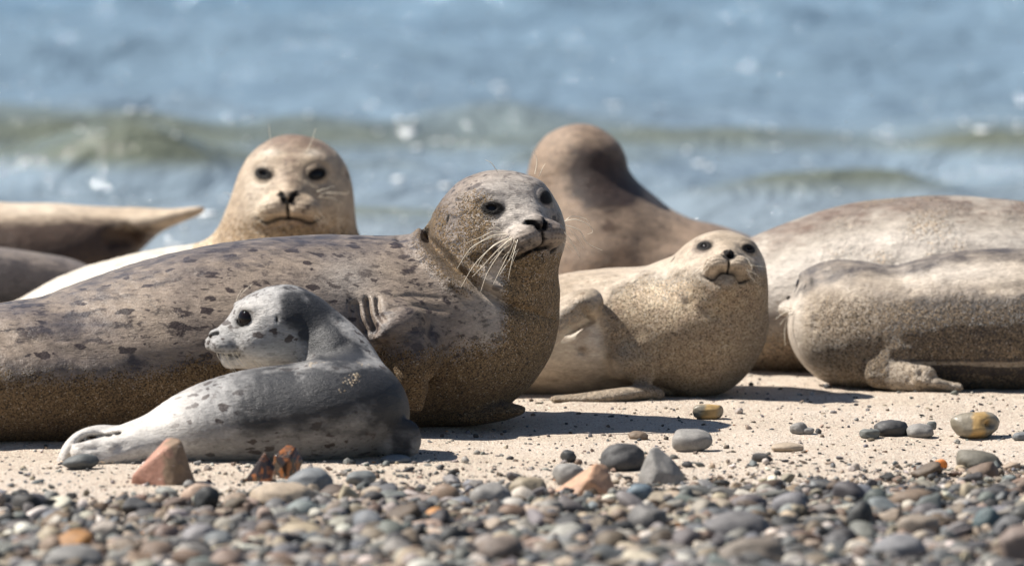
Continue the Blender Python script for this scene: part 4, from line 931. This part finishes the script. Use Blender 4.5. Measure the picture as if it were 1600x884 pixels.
def named_stones():
    stone("rock", "red-brown angular rock with a notched top, in front of the pup's hind end", 203, 305, 685, 757, 1, RD, depth=0.8, mat=M_RED, sink=0.05,
          shape=hull_shape([(-1, -.5, -1), (-.95, .5, -.9), (-.92, -.6, -.45), (.05, -.7, .62), (.1, 0.3, 1), (.55, -.35, .95), (.45, .3, .95), (1, .1, -1), (.95, -.4, -.9), (.35, -.95, -.8), (.2, -.95, -1), (.42, -.75, .2), (0, .8, -1)], seed=3))
    stone("stone", "dark brown pointed flint leaning beside the orange and black one", 380, 432, 709, 755, 2, BR, depth=0.8, mat=M_FLINT, sink=0.05,
          shape=hull_shape([(-1, -.3, -1), (.3, -.4, 1), (.2, .4, .9), (.9, -.5, .1), (1, .4, -1), (.6, -.9, -1), (-.7, .7, -1), (-.2, -.7, -.5)], seed=5))
    stone("stone", "glossy orange and black flint in front of the pup's belly", 424, 473, 696, 748, 3, OR, depth=0.8, mat=M_FLINT, sink=0.05,
          shape=hull_shape([(-1, 0, -.6), (-.8, -.4, .4), (0, .2, 1), (.5, -.2, .9), (1, 0, .1), (.7, -.5, -.8), (0, -.9, -1), (-.3, -.8, -.2), (0, .8, -1), (.2, -.85, .3)], seed=7))
    stone("stone", "smooth blue-grey stone just right of the two flints", 444, 523, 732, 772, 4, BG_, depth=0.9, sink=0.2)
    stone("stone", "tan lumpy stone below the flints, at the edge of the shingle", 388, 500, 754, 796, 5, TN, depth=0.9, rough=.08, sink=0.25)
    stone("stone", "rounded brown and grey stone lying alone on the sand below the cream seal's chest", 1082, 1131, 633, 657, 46, TN, depth=0.7, mat=M_BAND, sink=0.05, rough=.02, ang=.5, boxy=.75)
    stone("stone", "smooth grey domed stone with a band, on the sand above the grey-tan pointed one", 1050, 1114, 675, 709, 7, GR, depth=0.9, sink=0.1)
    stone("rock", "yellow-brown rock with a dark hollow in its side, at the right end of the sand", 1485, 1564, 642, 683, 8, TN, depth=0.8, mat=M_BAND, sink=0.05, shape=dented(12, [((.62, -.75, .2), .26, .62), ((-.3, -.8, .5), .4, .08)]))
    stone("stone", "rough dark grey lump left of the smooth grey oval stone on the right sand", 1366, 1420, 655, 681, 9, DK, depth=0.9, rough=0.09, ang=.3, sink=0.15)
    stone("pebble", "low greenish grey pebble touching the rough dark lump", 1343, 1375, 668, 683, 10, GN, depth=0.9, sink=0.15)
    stone("stone", "smooth grey oval stone between the rough dark lump and the hollowed rock", 1417, 1460, 661, 682, 11, GR, depth=0.9, sink=0.15)
    stone("pebble", "small dark green pebble behind the smooth grey oval stone", 1448, 1464, 658, 672, 12, GN, depth=0.9, sink=0.1)
    stone("pebble", "grey-tan egg-shaped pebble standing alone on the middle sand", 1234, 1264, 661, 680, 13, GR, depth=0.8, tilt=-.5, sink=0.1)
    stone("pebble", "low grey pebble leaning against the egg-shaped one", 1248, 1273, 669, 680, 14, GR, depth=0.8, sink=0.1)
    stone("pebble", "small tan domed pebble on the sand right of the large seal's flipper", 981, 1013, 669, 683, 15, BR, depth=0.9, sink=0.15)
    stone("stone", "mottled dark stone behind the grey-tan pointed one", 938, 1008, 694, 738, 16, DK, depth=0.9, rough=0.06, sink=0.15)
    stone("rock", "grey-tan pointed rock at the top edge of the shingle", 996, 1070, 697, 754, 17, GR, depth=0.9, sink=0.1,
          shape=hull_shape([(-1, -.2, -1), (-.9, -.4, -.3), (-.45, -.3, .95), (-.15, .1, 1), (-.3, .5, .9), (.45, 0, .45), (1, 0, -.45), (.95, .3, -1), (.6, -.8, -1), (-.5, -.9, -1), (-.15, -.85, -.1), (.5, -.75, -.3), (0, .9, -1)], seed=9, bev=.07))
    stone("stone", "tan wedge-shaped stone left of the grey-tan pointed rock", 860, 962, 725, 770, 18, (0.40, 0.24, 0.15), depth=0.8, sink=0.1,
          shape=hull_shape([(-1, -.2, -.95), (.4, 0, 1), (.75, .2, .8), (1, 0, -.6), (.9, -.5, -1), (-.2, -.8, -1), (.2, -.7, .1), (0, .8, -1)], seed=11, bev=.07))
    stone("stone", "dark grey slab tilted behind the tan wedge", 862, 915, 721, 756, 19, GR, depth=0.9, tilt=-.5, ang=.4, sink=0.1)
    stone("stone", "olive-tan blunt stone left of the tan wedge", 795, 856, 741, 777, 20, (0.24, 0.2, 0.14), depth=0.9, ang=.6, sink=0.1)
    stone("stone", "blurred grey stone beside the olive-tan blunt one", 733, 800, 752, 792, 21, GR, depth=0.9, sink=0.2)
    stone("stone", "dark wedge of stone on the shingle below the hollowed rock", 1495, 1568, 698, 731, 22, (.13, .12, .095), depth=0.9, ang=.5, tilt=-.3, sink=0.1)
    stone("pebble", "flat tan pebble pressed into the sand right of the pointed rock", 1205, 1257, 693, 706, 23, TN, depth=0.7, sink=0.2)
    stone("pebble", "bright orange pebble in the shingle on the right", 1457, 1481, 713, 730, 24, (0.62, 0.20, 0.04), depth=0.9, sink=0.1)
    stone("stone", "dark squarish stone in the blurred shingle below the pointed rock", 980, 1044, 785, 834, 25, (.11, .105, .1), depth=0.9, ang=.4)
    stone("pebble", "blue stone between the pointed rock and the dark squarish stone", 976, 1020, 756, 786, 26, (.10, .135, .16), depth=0.9, ang=.2)
    stone("stone", "long dark grey stone in the blurred shingle, right of the dark squarish one", 1098, 1212, 799, 848, 27, (.12, .115, .115), depth=0.7, tilt=-.25, ang=.3)
    stone("stone", "brown stone on the bottom edge below the long dark grey one", 1122, 1240, 835, 890, 28, (.15, .125, .1), depth=0.8)
    stone("stone", "rusty brown lump in the blurred shingle on the right", 1390, 1462, 762, 800, 29, BR, depth=0.8, rough=.06)
    stone("pebble", "dark pebble in the blurred shingle right of the tan lumpy stone", 545, 600, 794, 822, 30, DK, depth=0.9)
    stone("pebble", "dark greenish pebble above and right of the dark pebble in the shingle", 586, 638, 764, 786, 31, GN, depth=0.9)
    stone("stone", "big round grey stone on the bottom left edge", 66, 158, 848, 895, 32, (.17, .165, .155), depth=0.8)
    stone("stone", "dark brown-grey stone near the bottom left corner", 3, 62, 808, 836, 33, (.10, .09, .085), depth=0.9)
    stone("stone", "grey flat stone left of the big round one's top edge", 46, 98, 826, 858, 34, (.15, .155, .155), depth=0.9)
    stone("stone", "teal-grey stone at the right side of the shingle", 1520, 1566, 785, 835, 35, (.07, .10, .105), depth=0.9, ang=.4)
    stone("rock", "brown-grey block cut by the bottom right corner of the picture", 1560, 1640, 818, 890, 36, (.17, .13, .11), depth=0.8, ang=.6)
    stone("stone", "grey rounded stone near the bottom, right of the long dark grey one", 1362, 1450, 838, 884, 37, (.16, .16, .165), depth=0.8)
    stone("stone", "tan-grey stone close to the bottom edge below the orange pebble", 1400, 1470, 800, 842, 38, (.22, .18, .14), depth=0.8, ang=.3)
    stone("stone", "brown stone at the bottom centre below the blurred grey stone", 745, 820, 838, 886, 39, (.14, .11, .09), depth=0.8)
    stone("pebble", "flat blue-grey pebble half sunk in sand right of the pup's foreflipper", 594, 642, 712, 724, 40, BG_, depth=.9, sink=.3)
    stone("stone", "cluster-top grey stone at the shingle edge left of centre", 540, 588, 735, 757, 41, (.13, .14, .14), depth=.9, rough=.05)
    stone("pebble", "flat dark blue-grey pebble on the far right sand edge", 1582, 1612, 674, 688, 42, BG_, depth=.9)

SIZEW = [(0, "small"), (500, "mid-sized"), (1100, "large"), (2200, "very large")]
def pebbles(n_ind=262):
    r = np.random.RandomState(21)
    variants = [stone_shape(ICO3, 100 + i, (0.3, 0.7, 0.9, 1.0, 0.5, 1.0)[i % 6], 0.03) for i in range(18)]
    small = [stone_shape(ICO2, 200 + i, (0.3, 0.8, 1.0)[i % 3], 0.0) for i in range(14)]
    C = []
    def edge(x):                                      # photo row where the shingle begins
        px = 800 + x * 845
        return np.interp(px, [-400, 0, 200, 400, 600, 800, 1000, 1200, 1400, 1600, 2000], [775, 775, 770, 762, 748, 748, 742, 735, 726, 716, 712])
    # dense shingle
    N = 72000
    x = r.uniform(-1.85, 1.85, N); y = r.uniform(-3.15, -0.45, N)
    px, py = PX(np.stack([x, y, x * 0], 1)); e = edge(x) + 20 * fbm(np.stack([x, y, x * 0], 1), 5, 3, 7)
    keep = r.rand(N) < np.clip(0.04 * sst(-75, -30, py - e) + 0.16 * sst(-35, 0, py - e) + 0.8 * sst(-14, 70, py - e), 0, 1)
    x, y, py, e, px = x[keep], y[keep], py[keep], e[keep], px[keep]
    dens = sst(-5, 60, py - e)
    sz = np.exp(r.normal(math.log(0.0050), 0.72, len(x))) * (0.55 + 0.5 * dens)
    sz = sz * np.interp(y, [-2.3, -1.0], [1.45, 0.85])
    big = r.rand(len(x)) < 0.011 * dens; sz = np.where(big, r.uniform(0.018, 0.034, len(x)), sz); sz = np.clip(sz, 0.0018, 0.034)
    for i in range(len(x)): C.append((x[i], y[i], sz[i], r.rand() * (0.012 * dens[i]) * (sz[i] < 0.02)))
    # thin scatter over the open sand
    M = 4200
    xs = r.uniform(-2.1, 2.1, M); ys = -0.75 + 2.6 * r.rand(M) ** 1.5
    for i in range(M):
        C.append((xs[i], ys[i], float(np.clip(math.exp(r.normal(math.log(0.0030), 0.45)), 0.0014, 0.009)), 0))
    P_ = []
    for (cx, cy, s, dz) in C:
        if any((cx - a) ** 2 + (cy - b) ** 2 < (rr * 0.8 + s) ** 2 for a, b, rr, *_ in FOOT): continue
        P_.append((cx, cy, s, dz))
    P_ = np.array(P_)
    px, py = PX(np.stack([P_[:, 0], P_[:, 1], P_[:, 3]], 1)); inv = (px > 5) & (px < 1595) & (py > 640) & (py < 880)
    area = (P_[:, 2] * FPX / (P_[:, 1] - CAM_Y)) ** 2 * inv
    order = np.argsort(-area); ind = set(order[:n_ind].tolist())
    z0 = sand_z(P_[:, :2]); ci = r.choice(len(PAL), len(P_), p=PW)
    names = [("flat", (1.15, 0.95, 0.42)), ("oval", (1.2, 0.85, 0.6)), ("rounded", (1, 0.95, 0.72)), ("chunky", (1.0, 0.9, 0.85)), ("slender", (1.45, 0.7, 0.5))]
    VV = []; FF = []; TT = []; SM = []; off = 0; used = {}; inds = []
    for i in range(len(P_)):
        cx, cy, s, dz = P_[i]; k = r.randint(len(names)); sh, sc = names[k]; sc = np.array(sc) * s * r.uniform(0.9, 1.1, 3)
        R = rot(r.uniform(0, 6.28), r.normal(0, 0.22), r.normal(0, 0.22)); cname, cc, _ = PAL[ci[i]]
        col = np.array(cc) * r.uniform(0.42, 1.1) * r.uniform(0.94, 1.06, 3); zc = z0[i] + dz + sc[2] * 0.55
        if i in ind:
            v, f = variants[r.randint(len(variants))]; a_ = 1
            inds.append((i, sh, cname, (v * sc) @ R.T, f, (cx, cy, zc), col))
        else:
            q = r.randint(len(small)); v, f = small[q] if s < 0.012 else variants[r.randint(len(variants))]; SM.append(np.full(len(f), not (s < 0.012 and q % 3 >= 1)))
            VV.append(((v * sc) @ R.T + np.array([cx, cy, zc])).astype(np.float32)); FF.append(f + off); off += len(v); TT.append(np.repeat(np.append(col, 1)[None], len(v), 0).astype(np.float32))
    o = mesh_from("shingle", np.concatenate(VV), np.concatenate(FF), M_SH, smooth=np.concatenate(SM), attrs={"tint": np.concatenate(TT)}); o["kind"] = "stuff"
    short = [(f[4], lab, f[5]) for f in FOOT for lab in [SHORT.get(f[3])] if lab]
    rows = []
    for (i, sh, cname, v, f, loc, col) in inds:
        qx, qy = px[i], py[i]; a = area[i] * 4
        near = min(short, key=lambda t: math.hypot(t[0][0] - qx, (t[0][1] - qy) * 2.0)); dx, dy = qx - near[0][0], (qy - near[0][1]) * 2
        rel = (("right of" if dx > 0 else "left of") if abs(dx) > abs(dy) else ("in front of" if dy > 0 else "behind"))
        szw = [w_ for t, w_ in SIZEW if a >= t][-1]
        rows.append([f"{szw} {sh} {cname} pebble {rel} {near[1]}", qx, qy, v, f, loc, col])
    by = {}
    for rw in rows: by.setdefault(rw[0], []).append(rw)
    for lab, ls in by.items():
        if len(ls) > 1:                              # twins: nearest / farthest, then by side
            ls.sort(key=lambda t: -t[2])
            if len(ls) == 2: tags = ["nearer of two", "farther of two"]
            elif len(ls) == 3: tags = ["nearest of three", "middle one of three", "farthest of three"]
            else: tags = ["nearest", "second nearest", "third nearest", "fourth nearest", "fifth nearest", "sixth nearest"][:len(ls) - 1] + ["farthest"]
            for t, l in zip(tags, ls):
                if t: l[0] = f"{lab}, {t}"
        for l in ls:
            o = mesh_from("pebble", l[3], l[4], M_ST); o.location = l[5]; o.color = tuple(np.clip(l[6], 0, 1)) + (1,)
            o["label"] = l[0]; o["category"] = "pebble"; o["group"] = "pebbles of the shingle bank"
SHORT = {}
def short_names():
    t = ["the red-brown rock", "the dark brown flint", "the orange flint", "the smooth blue stone", "the tan lumpy stone", "the two-tone stone", "the banded grey dome", "the hollowed rock", "the dark lump", "", "the grey oval stone", "", "the egg-shaped pebble", "", "the domed pebble",
         "the mottled dark stone", "the pointed rock", "the tan wedge", "", "the blunt stone", "the blurred stone", "the dark wedge", "the flat tan pebble", "the orange pebble", "the squarish stone", "the blue stone", "the long dark stone", "the brown bottom stone", "the rusty lump",
         "the dark pebble", "the greenish pebble", "the big corner stone", "", "", "the teal-grey stone", "the corner block", "the grey bottom stone", "the tan-grey stone", "the bottom-centre stone", "", "", ""]
    for f, s in zip(FOOT, t):
        if s: SHORT[f[3]] = s
import time as _t
_t0 = _t.time()
for k in "abcdefghi":
    MOD[k](); print("seal", k, round(_t.time() - _t0, 1))
beach(); sea(); foam_glints()
named_stones(); short_names(); pebbles()
print("built", round(_t.time() - _t0, 1))
